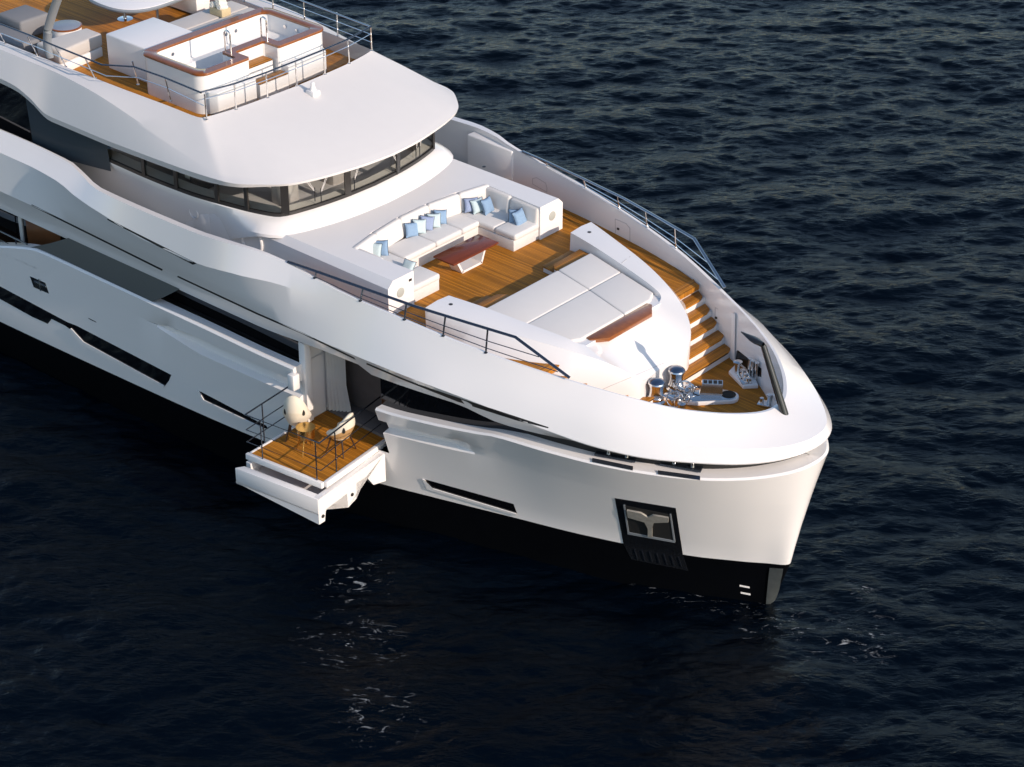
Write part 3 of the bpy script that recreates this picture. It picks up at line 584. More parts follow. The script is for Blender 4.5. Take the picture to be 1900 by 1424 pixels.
# bulge fairing aft of the strut
# ---- sunpad base (trunk) with coamings
T1 = [(7.57, 3.02, 6.16), (8.1, 2.88, 6.13), (8.6, 2.74, 6.10), (9.6, 2.47, 6.02), (10.3, 2.23, 5.95), (10.9, 1.98, 5.87), (11.3, 1.79, 5.79), (11.7, 1.57, 5.68), (12.0, 1.36, 5.53), (12.2, 1.13, 5.32), (12.30, .85, 5.10), (12.22, .45, 4.94), (12.12, 0, 4.90)]
T2 = [(7.57, 2.22, 6.16), (8.0, 2.15, 6.15), (8.5, 2.06, 6.13), (9.5, 1.88, 6.05), (10.2, 1.74, 5.99), (10.7, 1.63, 5.93), (10.95, 1.56, 5.86), (11.04, 1.44, 5.80), (11.06, 1.3, 5.75), (11.07, 1.0, 5.72), (11.08, .7, 5.70), (11.09, .35, 5.70), (11.1, 0, 5.70)]
t1, t2 = fine(T1, 4), fine(T2, 4)
fl = .43*np.clip((t1[:, 0]-7.6)/1.8, 0, 1)*np.clip((12.15-t1[:, 0])/1.0, 0, 1)
tf = t1.copy(); tf[:, 1] += fl; tf[:, 2] -= .45; tf[-1, 1] = 0
t0 = tf.copy(); t0[:, 2] = np.where(t1[:, 0] < 10.6, 5.5, 4.3); t0[-1, 1] = 0
t1l = t1.copy(); t1l[:, 2] -= .03; t1l[:, 1] += .018; t1l[-1, 1] = 0
tm = t1+(t2-t1)*.5; tm[:, 2] += .03*np.clip((11.6-t1[:, 0])/.6, 0, 1)
t3 = t2.copy(); t3[:, 2] = 5.45; t3[:, 1] -= .03; t3[-1, 1] = 0
mb = MB()
for s in (1, -1): mb.grid([side(r, s) for r in (t0, tf, t1l, t1, tm, t2, t3)], flip=s > 0)
for s in (1, -1):
    e = [side(r, s)[0] for r in (t0, tf, t1l, t1, tm, t2, t3)]; mb.add(e, [tuple(range(len(e)))])
mb.box((9.8, 0, 5.62), (2.6, 3.2, .3))
trunk = mb.build('sunpad_base', M['white'], yacht, 30)
for s in (1, -1):
    Mx = Matrix.Translation((7.568, s*2.62, 5.86)) @ Matrix.Rotation(R(-90), 4, 'Y')
    mb = MB(); mb.lathe([(.12, 0), (.12, .008), (.11, .012), (0, .012)], M=Mx); mb.build('speaker_grille', M['mesh'], trunk)
    mb = MB(); mb.lathe([(.05, 0), (.05, .014), (.03, .018), (0, .018)], (7.92, s*2.53, 6.165), 16); mb.build('deck_light', M['darkframe'], trunk)
mb = MB(); mb.prism([(10.88, 1.12), (11.02, 1.15), (11.30, .80), (11.30, -.80), (11.02, -1.15), (10.88, -1.12)], 5.70, 5.80, .015); mb.build('wooden_step', M['teak_rim'], trunk)
for s in (1, -1):   # teak steps up to the pads
    mb = MB(); mb.prism([(7.97, s*2.10), (8.45, s*2.04), (8.45, s*.90), (8.20, s*.88), (8.02, s*1.02)][::s], 5.84, 5.885, .012); stp = mb.build('wooden_step', M['teak_side'], trunk)
    mb = MB(); mb.prism([(8.0, s*2.08), (8.4, s*2.02), (8.4, s*.94), (8.20, s*.91), (8.05, s*1.04)][::s], 5.57, 5.838); mb.build('riser', M['white2'], stp)
    mb = MB(); mb.prism([(7.64, s*2.14), (8.0, s*2.12), (8.06, s*.98), (7.68, s*1.02)][::s], 5.69, 5.73, .01); stp = mb.build('wooden_step', M['teak_side'], trunk)
    mb = MB(); mb.prism([(7.67, s*2.12), (8.0, s*2.1), (8.05, s*1.0), (7.70, s*1.04)][::s], 5.57, 5.688); mb.build('riser', M['white2'], stp)
TB = BVHTree.FromPolygons([v.co[:] for v in trunk.data.vertices], [p.vertices[:] for p in trunk.data.polygons])
decal('drain_cover', [(1255, 683), (1258, 682), (1259, 687), (1256, 689)], M['darkframe'], trunk, .008, bvh=TB, thick=.01, step=3)
M['line'] = mat('joint_line', (.50, .48, .47), .6, noise=(5, .05))
decal('panel_joint', [(1105, 728.4), (1133, 715.5), (1181, 695.5), (1232, 673.5), (1232, 674.6), (1181, 696.6), (1133, 716.6), (1105, 729.6)], M['line'], trunk, .005, bvh=TB, thick=.006)
decal('panel_joint', [(1153, 488.2), (1169, 476), (1170, 476.6), (1153.6, 489)], M['line'], trunk, .005, bvh=TB, thick=.006)
# ---- foredeck handrails
RT_ = [(4.22, 4.22, 6.68), (5.2, 4.12, 6.69), (6.5, 3.98, 6.68), (8, 3.80, 6.66), (9.4, 3.53, 6.63), (10.6, 3.28, 6.60), (11.87, 2.88, 5.86)]
for s, mt in ((-1, M['darkrefl']), (1, M['rail'])):  # same steel on both sides; starboard gets its dark reflection painted in
    tp = [Vector((x, s*y, z_)) for x, y, z_ in RT_]
    posts = []
    for x in (5.1, 6.5, 7.75, 8.8, 9.9):
        yb = float(np.interp(x, c1[:, 0], c1[:, 1])); zb_ = float(np.interp(x, c1[:, 0], c1[:, 2])); yt = float(np.interp(x, [a[0] for a in RT_], [a[1] for a in RT_])); zt_ = float(np.interp(x, [a[0] for a in RT_], [a[2] for a in RT_]))
        posts.append((Vector((x, s*(yb+.06), zb_)), Vector((x, s*yt, zt_))))
    mids = [[(a+b_)/2 for a, b_ in posts[1:]]+[Vector((11.15, s*3.1, 6.22))], [a*.8+b_*.2 for a, b_ in posts]+[Vector((11.6, s*2.97, 5.95))]]
    railing('handrail', posts, tp, mids[:2], mt, M['darkrefl'] if s < 0 else M['chrome'], yacht, .045, .022, .6)
# locker doors and box on the port bulwark's inner face
def inner_panel(name, poly, m, off=.01, sub=4): return decal(name, poly, m, bulwark, off, sub, BB, .01)
def outline(poly, wd=1.1):
    for i in range(len(poly)):
        a, b_ = Vector((*poly[i], 0)), Vector((*poly[(i+1) % len(poly)], 0)); n_ = (b_-a).normalized().cross(Vector((0, 0, 1)))*wd/2
        inner_panel('panel_joint', [(p.x, p.y) for p in (a+n_, b_+n_, b_-n_, a-n_)], M['line'], .004, 3)
Z6 = lambda pts: [(1000+x*480/1899, 380+y*480/1899) for x, y in pts]
outline(Z6([(560, 105), (640, 140), (668, 175), (668, 270), (655, 290), (585, 255), (562, 215)]))
outline(Z6([(1295, 755), (1365, 800), (1383, 840), (1385, 950), (1375, 960), (1310, 915), (1292, 860)]))
ZF = lambda pts: [(780+x*640/1899, 180+y*640/1899) for x, y in pts]
outline(ZF([(618, 450), (640, 445), (690, 475), (697, 500), (697, 525), (618, 480)]))
for p in ((1147, 425), (1148, 440), (1329, 590)): inner_panel('latch', [(p[0]-2, p[1]-2.5), (p[0]+2, p[1]-1.5), (p[0]+2, p[1]+2.5), (p[0]-2, p[1]+1.5)], M['darkframe'], .01, 2)
inner_panel('roller_opening', [(1367, 652), (1369, 650), (1413, 684), (1413, 700), (1402, 698), (1366, 668)], M['black'], .006)
inner_panel('bulwark_pilaster', [(1360.5, 580), (1367, 583), (1366, 640), (1366, 668), (1358, 676), (1357, 655), (1360, 640)], M['white2'], .05)
for s in (1, -1):
    mb = MB(); mb.prism([(2.25, s*4.20), (3.9, s*4.16), (3.9, s*4.4), (2.25, s*4.62)][::s], 5.5, 6.60, .04, 3)
    if s > 0: mb.build('bulwark_locker', M['white2'], yacht)

# ---- hull fairleads (steel plates with bollard pairs) and rubbing bars at the bow shelf
for (px, py) in ((1143, 846), (1264.5, 864)):
    c = at(px, py, Z=4.235)
    dx = at(px+25, py+4.5, Z=4.235)-c; a = math.atan2(dx.y, dx.x)
    mb = MB(); mb.box((c.x, c.y, 4.235), (.95, .26, .05), a, .012); 
    f_ = mb.build('fairlead', M['darkrefl'], yacht)
    mb = MB()
    for q in (-.17, .25): mb.lathe([(.055, .02), (.05, .05), (.045, .2), (.06, .22), (0, .23)], (c.x+q*math.cos(a), c.y+q*math.sin(a), 4.23), 14)
    mb.build('bollard', M['chrome'], f_)
for pl in ([(1099, 853), (1174.5, 868.5), (1174.5, 873.5), (1099.5, 858)], [(1220.5, 876), (1299, 886.5), (1299, 891.5), (1221.5, 881)]): decal('rubbing_bar', pl, M['darkrefl'], hull, .045, 6, thick=.06)

# ---- fold out balcony
BZ = 2.42
bal = empty('balcony'); bal.parent = yacht
A_, B_, C3, D_ = Vector((4.70, -6.17, 0)), Vector((6.88, -5.90, 0)), Vector((6.52, -3.60, 0)), Vector((4.34, -3.64, 0))
mb = MB(); mb.prism([(4.70, -6.17), (6.88, -5.90), (6.60, -3.2), (4.60, -3.2)], BZ-.06, BZ, 0); mb.build('deck_floor', M['teak'], bal, smooth=False)
mb = MB()
def edge(a, b_, wd, z0, z1):
    a, b_ = Vector((*a, 0)), Vector((*b_, 0)); t = (b_-a).normalized(); n_ = Vector((t.y, -t.x, 0))
    mb.prism([(a.x, a.y), (b_.x, b_.y), ((b_+n_*wd).x, (b_+n_*wd).y), ((a+n_*wd).x, (a+n_*wd).y)], z0, z1, .008)
edge((4.60, -6.19), (6.92, -5.905), .10, BZ-.14, BZ+.012); edge((6.89, -5.90), (6.62, -3.6), .10, BZ-.14, BZ+.014); edge((4.55, -3.7), (4.69, -6.17), .06, BZ-.14, BZ+.013)
mb.build('floor_edge', M['white2'], bal)
# hull panel hinged down underneath: cream U frame open behind its outer lip
mb = MB()
mb.prism([(4.60, -6.64), (7.10, -6.30), (7.07, -6.10), (4.72, -6.43)], 1.74, 2.2, .02)
v = [Vector(p) for p in ((4.60, -6.64, 1.78), (7.10, -6.30, 1.50), (7.10, -6.30, 1.8), (4.6, -6.64, 1.8), (4.72, -6.43, 1.78), (7.07, -6.12, 1.50), (7.07, -6.12, 1.8), (4.72, -6.43, 1.8))]
mb.add(v, [(0, 1, 2, 3), (4, 5, 6, 7), (0, 1, 5, 4), (1, 2, 6, 5), (0, 3, 7, 4)])
# forward cheek plate with its notched lower edge
prof = [(-6.28, 2.2), (-3.9, 2.3), (-3.9, 1.5), (-4.35, 1.62), (-4.6, 1.98), (-4.95, 1.98), (-4.98, 1.55), (-5.28, 1.45), (-5.30, 1.86), (-6.05, 1.80), (-6.1, 1.50), (-6.28, 1.50)]
def cheek(x0a, x1a, xo0, xo1):
    def X(y, a, b_): return a+(b_-a)*(-3.9-y)/2.4
    L1 = [Vector((X(y, x0a, xo0), y, z_)) for y, z_ in prof]; L2 = [Vector((X(y, x1a, xo1), y, z_)) for y, z_ in prof]
    mb.grid([L1, L2], closed=True)
    for Lx in (L1, L2):
        bm = bmesh.new(); f = bm.faces.new([bm.verts.new(p) for p in Lx]); bmesh.ops.triangulate(bm, faces=[f]); mb.bm(bm)
cheek(6.78, 6.95, 6.95, 7.105); cheek(4.42, 4.55, 4.61, 4.76)
mb.prism([(4.78, -6.35), (6.95, -6.05), (6.8, -3.9), (4.5, -3.9)], 1.86, 1.92)
pan = mb.build('hinged_panel', M['white'], bal, 30)
for y, z_ in ((-5.13, 1.75), (-6.17, 1.68)):
    Mx = Matrix.Translation((6.95+(.155)*(-3.9-y)/2.4+.005, y, z_)) @ Matrix.Rotation(R(90), 4, 'Y'); mb = MB(); mb.lathe([(.045, 0), (.045, .02), (.02, .03), (0, .03)], n=14, M=Mx); mb.build('hinge_pin', M['darkframe'], pan)
# balcony rails
rz_ = 3.5
tl, tr_ = Vector((4.60, -6.22, rz_)), Vector((6.86, -5.94, rz_))
mb = MB()
for z_, rr in ((3.5, .02), (3.08, .013), (2.74, .013)):
    mb.tube([Vector((4.36, -4.0, z_)), Vector((4.62, -6.22, z_)), Vector((6.86, -5.94, z_)), Vector((6.44, -3.5, z_))], rr, 8)
mb.build('guard_rail', M['darkrefl'], bal)
for x, y in ((5.09, -6.17), (6.74, -5.96), (6.80, -5.38), (4.56, -5.62)):
    mb = MB(); mb.tube([(x, y, BZ-.02), (x, y, 3.5)], .016, 8); mb.build('post', M['darkrefl'], bal)
# opening interior
mb = MB(); mb.box((5.85, -3.28, BZ+.01), (2.5, .58, .14), bev=.01); mb.build('sill_step', M['wallgrey'], bal)
mb = MB(); mb.box((5.75, -2.96, 3.5), (2.3, .06, 2.4)); mb.build('cabin_wall', mat('brown_grey_wall', (.085, .07, .065), .8, noise=(5, .2), bump=(30, .3)), bal)
mb = MB(); mb.box((7.3, -2.5, 3.4), (.05, 1.6, 2.2)); mb.build('cabin_wall', M['dark'], bal)
mb = MB(); mb.box((4.54, -3.2, 3.5), (.05, 2.2, 2.3)); mb.build('door_frame', M['white2'], bal)
mb = MB(); mb.box((5.85, -2.9, 4.72), (2.9, 2.4, .04)); mb.build('cabin_ceiling', M['white2'], bal)
mb = MB(); rows = []
for z_ in (2.5, 3.2, 4.6):
    row = []
    for k in range(60):
        t = k/59; row.append(Vector((4.70+(.36 if z_ > 3 else .50)*t, -3.62+.30*t+.04*math.sin(t*40), z_)))
    rows.append(row)
mb.grid(rows); mb.build('curtain', M['curtain'], bal)
mb = MB(); mb.box((4.66, -4.22, 3.55), (.16, .2, 2.2), bev=.02); mb.build('door_post', M['white2'], bal)
mb = MB(); mb.box((4.62, -4.62, 3.72), (.22, .22, .42), bev=.03); mb.build('hinge_block', M['white'], bal)

# ------------------------------------------------------------------ furniture on the foredeck
def cushion(mb, c, d, rz=0, bev=.06, M4=None): mb.box(c, d, rz, bev, 4, M=M4)
sofa = empty('sofa', (5.2, 0, DK)); tag(sofa, 'cream U shaped built in sofa around the low mahogany table', 'sofa')
SX, SZ = 5.2, DK
def S_(x, y, z_): return (x-SX, y, z_-SZ)
mb = MB()
mb.prism([(4.3-SX, -2.35), (5.24-SX, -2.35), (5.24-SX, 2.35), (4.3-SX, 2.35)], 0.0, .30, .01)
for s in (1, -1): mb.prism([(5.2-SX, s*2.32), (6.44-SX, s*2.32), (6.44-SX, s*1.36), (5.2-SX, s*1.36)][::s], 0.0, .30, .01)
mb.build('base', M['cush'], sofa)
for y0, y1 in ((-1.33, -.2), (-.19, .75), (.76, 1.40)):
    mb = MB(); cushion(mb, S_(4.88, (y0+y1)/2, 5.95), (.78, y1-y0, .17)); mb.build('seat_cushion', M['cush'], sofa)
for s in (1, -1):
    for x0, x1 in ((4.55, 5.78), (5.79, 6.49)):
        mb = MB(); cushion(mb, S_((x0+x1)/2, s*1.83, 5.95), (x1-x0, .94, .17)); mb.build('seat_cushion', M['cush'], sofa)
# back cushions follow the curved rear, arms along the cabinets
bx = [(-2.42, 4.56), (-1.5, 4.36), (-.5, 4.22), (.5, 4.22), (1.5, 4.36), (2.42, 4.56)]
for i in range(5):
    y0, x0 = bx[i]; y1, x1 = bx[i+1]; a = math.atan2(y1-y0, x1-x0); L_ = math.hypot(y1-y0, x1-x0)
    T = Matrix.Translation(S_((x0+x1)/2+.10, (y0+y1)/2, 6.24)) @ Matrix.Rotation(a, 4, 'Z') @ Matrix.Rotation(R(-12), 4, 'X')
    mb = MB(); mb.box((0, 0, 0), (L_+.01, .20, .54), bev=.075, seg=4, M=T); mb.build('back_cushion', M['cush'], sofa)
for s in (1, -1):
    for x0, x1, z_ in ((4.55, 5.5, 6.22), (5.51, 6.45, 6.19)):
        T = Matrix.Translation(S_((x0+x1)/2, s*2.32, z_)) @ Matrix.Rotation(R(-8*s), 4, 'X')
        mb = MB(); mb.box((0, 0, 0), (x1-x0, .19, .50), bev=.07, seg=4, M=T); mb.build('back_cushion', M['cush'], sofa)

table = empty('coffee_table', (6.08, 0, DK)); tag(table, 'low varnished mahogany coffee table with white trapezoid frame base in front of the sofa', 'table')
mb = MB(); mb.box((0, 0, .45), (.69, 1.64, .045), bev=.008); mb.build('tabletop', M['mahog'], table)
mb = MB()
for a, b_ in (((-.30, .0), (.30, .0)),): pass
def bar(p, q, wd, th):
    p, q = Vector(p), Vector(q); t = (q-p).normalized(); n_ = t.cross(Vector((1, 0, 0)))
    vs = [p+n_*th/2, q+n_*th/2, q-n_*th/2, p-n_*th/2]; mb.grid([[v+Vector((-wd/2, 0, 0)) for v in vs], [v+Vector((wd/2, 0, 0)) for v in vs]], closed=True); mb.add([v+Vector((wd/2, 0, 0)) for v in vs], [(0, 1, 2, 3)]); mb.add([v-Vector((wd/2, 0, 0)) for v in vs], [(0, 1, 2, 3)])
bar((.02, -.36, .03), (.02, .36, .03), .36, .06); bar((.02, -.34, .02), (.02, -.56, .43), .36, .06); bar((.02, .34, .02), (.02, .50, .43), .36, .06)
mb.build('base', M['white'], table)

def pillow_mesh(mb, sx=.40, sz=.40, th=.14, M4=None):
    n = 12; F_, B_r = [], []
    for sgn in (1, -1):
        rows = []
        for i in range(n+1):
            row = []
            for j in range(n+1):
                u, v_ = 2*i/n-1, 2*j/n-1; e = (1-u**4)*(1-v_**4); pinch = 1-.09*(1-abs(u))*(abs(v_)**3)-.0
                pu = u*(1-.08*(1-v_**2)*abs(u)**2); pv = v_*(1-.08*(1-u**2)*abs(v_)**2)
                row.append(M4 @ Vector((pu*sx/2, sgn*th/2*max(0, e)**.55, pv*sz/2)))
            rows.append(row)
        mb.grid(rows, 0)
    return mb
def pillow(px, py, X=None, Z=6.2, yaw=0, lean=20, roll=0, m='blue', label='', sz=.38):
    c = at(px, py, X=X) if X is not None else at(px, py, Z=Z)
    T = Matrix.Rotation(R(yaw), 4, 'Z') @ Matrix.Rotation(R(lean), 4, 'X') @ Matrix.Rotation(R(roll), 4, 'Y')
    mb = MB(); pillow_mesh(mb, sz, sz, .15, T); o = mb.build('pillow', M[m], None, 60, loc=c)
    e = MB(); k = 10
    rim = []
    for a in range(40):
        q = a/10; sd_ = int(q); f_ = (q-sd_)*2-1; u, v_ = [(f_, -1), (1, f_), (-f_, 1), (-1, -f_)][sd_]
        rim.append(T @ Vector((u*(1-.08*(1-v_**2)*abs(u)**2)*sz/2, 0, v_*(1-.08*(1-u**2)*abs(v_)**2)*sz/2)))
    e.tube(rim+[rim[0]], .007, 5, cap=False); e.build('piping', M['navy'], o)
    tag(o, label, 'pillow', 'scatter pillows on the foredeck sofa'); return o
pillow(763.5, 427, Z=6.19, yaw=78, lean=-22, roll=8, m='blue', label='blue pillow at the starboard end of the row of five along the sofa back')
pillow(778, 421, Z=6.2, yaw=70, lean=-24, roll=12, m='pale', label='pale aqua pillow second from the starboard end of the row of five')
pillow(791.5, 415, Z=6.2, yaw=60, lean=-22, roll=14, m='peri', label='periwinkle pillow in the middle of the row of five along the sofa back')
pillow(805, 410, Z=6.2, yaw=68, lean=-24, roll=10, m='pale', label='pale aqua pillow fourth in the row of five, beside the last blue one')
pillow(817, 403.5, Z=6.2, yaw=76, lean=-22, roll=14, m='blue', label='blue pillow at the port end of the row of five along the sofa back')
pillow(874, 381, Z=6.22, yaw=62, lean=-20, roll=4, m='peri', label='periwinkle pillow leaning on the back in the port corner of the sofa')
pillow(886, 382.5, Z=6.2, yaw=80, lean=-24, roll=0, m='pale', label='pale aqua pillow between two blue ones in the port corner of the sofa')
pillow(904.5, 382.5, Z=6.2, yaw=100, lean=-24, roll=4, m='blue', label='blue pillow nearest the port arm in the corner group of three', sz=.42)
pillow(957, 402, Z=6.16, yaw=40, lean=-18, roll=0, m='blue', label='darker blue pillow behind another on the port arm of the sofa')
pillow(964, 404.5, Z=6.16, yaw=92, lean=-22, roll=-3, m='blue', label='bright blue square pillow in front on the port arm of the sofa', sz=.42)
pillow(695, 464.5, Z=6.18, yaw=20, lean=-16, roll=0, m='pale', label='pale aqua pillow in the starboard corner behind a blue one')
pillow(705.5, 461.5, Z=6.18, yaw=30, lean=-16, roll=-6, m='blue', label='blue pillow seen almost edge on in the starboard corner of the sofa', sz=.42)
pillow(757, 496, Z=6.09, yaw=5, lean=-38, roll=0, m='pale', label='grey green pillow half hidden behind the starboard arm of the sofa', sz=.36)

# sunpad mattresses: four pads
def pad(poly, lab):
    mb = MB(); mb.prism(poly, 5.74, 5.98, .045, 4); o = mb.build('sun_mattress', M['cush'], None, 50)
    tag(o, lab, 'mattress', 'cream mattresses on the sunpad')
zf = lambda x: 5.985-.062*(x-8.5)
def q_(x, y): return (x, y, zf(x))
pad([q_(8.42, .75), q_(9.555, .58), q_(9.555, 1.78), q_(8.42, 1.98)], 'cream sunpad mattress at the aft port corner next to the teak step')
pad([q_(8.42, -1.98), q_(9.555, -1.80), q_(9.555, .57), q_(8.42, .74)], 'wide cream sunpad mattress at the aft starboard side facing the table')
pad([q_(9.565, .57), q_(10.88, .30), q_(10.88, 1.25), q_(10.72, 1.58), q_(9.565, 1.78)], 'cream sunpad mattress at the forward port corner beside the coaming')
pad([q_(9.565, -1.80), q_(10.72, -1.60), q_(10.88, -1.28), q_(10.88, .29), q_(9.565, .56)], 'wide cream sunpad mattress forward by the brown wooden step')

# ------------------------------------------------------------------ mooring deck gear
def place(mb, name, m, parent, c): return mb.build(name, m, parent, loc=None)
def capstan(c, lab):
    r_ = empty('capstan', c); tag(r_, lab, 'capstan', 'polished capstans on the mooring deck')
    mb = MB(); mb.lathe([(.24, 0), (.24, .04), (.20, .07), (.17, .10), (.17, .13), (0, .13)]); mb.build('base', M['chrome'], r_)
    mb = MB(); mb.lathe([(.20, .10), (.205, .15), (.175, .20), (.165, .30), (.17, .40), (.195, .46), (.205, .50), (.19, .53), (.17, .54)], n=28); mb.build('drum', M['chrome'], r_)
    mb = MB(); mb.lathe([(.185, .535), (.15, .565), (.08, .585), (0, .59)]); mb.build('cap', mat('capstan_cap', (.25, .27, .32), .06, 1, noise=(5, .05)), r_)
capstan((12.42, -.40, MD), 'polished steel capstan nearer the camera by the starboard bulwark')
capstan((12.42, .36, MD), 'polished steel capstan beside the handwheels and anchor chain on the port side')
wl_ = empty('windlass', (12.85, -.05, MD)); tag(wl_, 'steel anchor windlass with two spoked handwheels between the capstans', 'windlass')
for (x, y, z_, r_, az) in ((.12, -.36, .28, .19, -50), (.08, .05, .36, .19, -45), (.2, -.1, .22, .12, -60)):
    T = Matrix.Translation((x, y, z_)) @ Matrix.Rotation(R(az), 4, 'Z') @ Matrix.Rotation(R(75), 4, 'Y')
    mb = MB(); mb.tube([T @ Vector((r_*math.cos(a), r_*math.sin(a), 0)) for a in np.linspace(0, 2*math.pi, 25)], .018, 8, cap=False)
    for a in (0, 2.1, 4.2): mb.tube([T @ Vector((0, 0, 0)), T @ Vector((r_*math.cos(a), r_*math.sin(a), 0))], .013, 6)
    mb.tube([T @ Vector((0, 0, -.14)), T @ Vector((0, 0, .03))], .03, 8); mb.build('handwheel', M['chrome'], wl_)
mb = MB(); mb.box((-.1, -.2, .12), (.35, .35, .24), bev=.03); mb.box((-.1, .3, .13), (.42, .36, .26), bev=.04); mb.lathe([(.2, 0), (.2, .12), (.1, .14), (.1, .3), (0, .3)], (.02, .34, 0)); mb.lathe([(.1, 0), (.1, .2), (.05, .22), (0, .22)], (.28, -.3, 0), 14); mb.build('gearbox', M['chrome'], wl_)
hp = empty('hawse_pad', (13.2, .5, MD)); tag(hp, 'white rounded hawse pad with dark oval chain hole set on the teak', 'hawse pad')
ang = math.atan2(.95-.1, 13.85-12.75)
def loc2(u, v_): return (u*math.cos(ang)-v_*math.sin(ang), u*math.sin(ang)+v_*math.cos(ang))
pp = [loc2(u, v_) for u, v_ in [(-.75, -.34), (-.2, -.38), (.45, -.27)]+[(.52+.24*math.cos(a), .24*math.sin(a)-.02) for a in np.linspace(-1.3, 1.45, 8)]+[(.40, .26), (-.75, .34)]]
mb = MB(); mb.prism(pp, .004, .10, .015); mb.build('plinth', M['white2'], hp)
mb = MB(); mb.prism([(x*.93, y*.93) for x, y in pp], .10, .112, .004); mb.build('steel_plate', M['chrome'], hp)
hx, hy = loc2(.52, 0); mb = MB(); mb.lathe([(.17, .10), (.17, .125), (.13, .13), (.12, .116), (0, .114)], (hx, hy, 0), 20); mb.build('hawse_rim', M['gap'], hp)
cs = empty('chain_stopper', (13.2, .62, MD+.11), ang); tag(cs, 'steel chain stopper box with four slots on the hawse pad', 'chain stopper')
mb = MB()
v8 = [(-.24, -.15, 0), (.30, -.15, 0), (.30, .15, 0), (-.24, .15, 0), (-.18, -.10, .27), (.30, -.10, .27), (.30, .10, .27), (-.18, .10, .27)]
mb.add(v8, [(0, 1, 2, 3), (4, 5, 6, 7), (0, 1, 5, 4), (1, 2, 6, 5), (2, 3, 7, 6), (3, 0, 4, 7)]); mb.build('housing', M['chrome'], cs, 20)
for k in range(4): mb = MB(); mb.box((-.105+.115*k, 0, .272), (.09, .14, .012), bev=.004); mb.build('slot', M['gap'], cs)
ch = MB(); a0, a1 = Vector((12.85, .22, MD+.26)), Vector((13.02, .46, MD+.24)); a0 = Vector((12.78, .16, MD+.28))
for k in range(9):
    c = a0+(a1-a0)*(k/8); t = (a1-a0).normalized(); sdv = t.cross(Vector((0, 0, 1))) if k % 2 else Vector((0, 0, 1)); 
    ch.tube([c+t*.035*math.cos(a)*1.25+sdv*.022*math.sin(a) for a in np.linspace(0, 2*math.pi, 13)], .009, 6, cap=False)
o = ch.build('anchor_chain', M['darkrefl'], None); tag(o, 'short steel anchor chain running from the windlass to the stopper', 'chain')
# port fairlead station
fs = empty('fairlead_station', (13.3, 1.5, MD)); tag(fs, 'white plinth with steel bollard and rollers against the port bow bulwark', 'fairlead')
b0 = [at(px, py, Z=MD+.08) for px, py in ((1352, 690), (1379, 717.5), (1407, 716), (1400, 700), (1363, 679))]
mb = MB(); mb.prism([(p.x-13.3, p.y-1.5) for p in b0][::-1], .004, .10, .015); mb.build('plinth', M['white2'], fs)
def loc3(px, py, h_): p = at(px, py, Z=MD+h_); return p-Vector((13.3, 1.5, MD))
mb = MB(); p = loc3(1368, 691, .1); mb.lathe([(.07, 0), (.065, .05), (.065, .22), (.11, .26), (.11, .29), (.07, .31), (0, .31)], p, 18); mb.build('bollard', M['chrome'], fs)
mb = MB(); p = loc3(1381, 702, .11); T = Matrix.Translation(p) @ Matrix.Rotation(R(-38), 4, 'Z')
mb.box((0, 0, 0), (.55, .26, .03), M=T, bev=.01); 
for q in (-.2, 0, .2): mb.lathe([(.035, 0), (.03, .1), (.05, .12), (0, .13)], (T @ Vector((q, .02, 0))), 12)
mb.box((0, 0, 0), (.5, .04, .12), M=T @ Matrix.Translation((0, .08, .06)), bev=.01); mb.build('roller_frame', M['chrome'], fs)
for px, py in ((1390.5, 695), (1396, 699), (1403, 703)):
    mb = MB(); p = loc3(px, py, .1); mb.lathe([(.055, 0), (.05, .04), (.05, .40), (.06, .44), (0, .45)], p, 16); mb.build('roller', M['chrome'], fs)
bt = empty('mooring_bitt', at(1420, 752, Z=MD)); tag(bt, 'small steel mooring bitt on the teak beside the foot of the black pole', 'bitt')
mb = MB(); mb.box((0, 0, .03), (.34, .26, .06), R(20), .01); mb.build('plate', M['chrome'], bt)
mb = MB(); mb.lathe([(.055, .05), (.05, .25), (.07, .28), (0, .29)], (.06, .06, 0), 14); mb.lathe([(.05, .05), (.05, .18), (0, .19)], (-.08, -.04, 0), 14); mb.build('bollard', M['chrome'], bt)
# black pole
jp = empty('bow_pole', (15.75, 0, 5.12)); tag(jp, 'black raked light pole with a leaf shaped head standing on the bow rim', 'pole')
mb = MB(); P0, P1, P2 = Vector((0, 0, 0)), Vector((-.71, 0, 1.55)), Vector((-1.33, 0, 1.66))
mb.tube([P0, P1*.5, P1], .08, 14, radii=[.092, .08, .065]); mb.build('mast', M['pole'], jp)
mb = MB(); rows = []
for t, wd in ((0, .06), (.12, .075), (.3, .115), (.5, .11), (.75, .06), (1, .006)):
    c = P1+(P2-P1)*t; rows.append([c+Vector((0, wd*math.cos(a), max(.012, .055*(1-t)+.012)*math.sin(a))) for a in np.linspace(0, 2*math.pi, 13)[:-1]])
mb.grid(rows, closed=True); mb.build('head', M['pole'], jp)
mb = MB(); mb.lathe([(.15, -.01), (.15, .015), (.12, .04), (.10, .05), (0, .05)], n=24, M=Matrix.Rotation(R(10), 4, 'Y')); 
for k in range(10): mb.lathe([(.013, .02), (.013, .03), (0, .033)], (.132*math.cos(k*.628), .132*math.sin(k*.628), 0), 8)
mb.build('flange', M['pole'], jp)
mb = MB(); mb.tube([P1*.35, P1*.35+Vector((-.12, .12, -.08))], .012, 6); mb.build('cleat', M['pole'], jp)

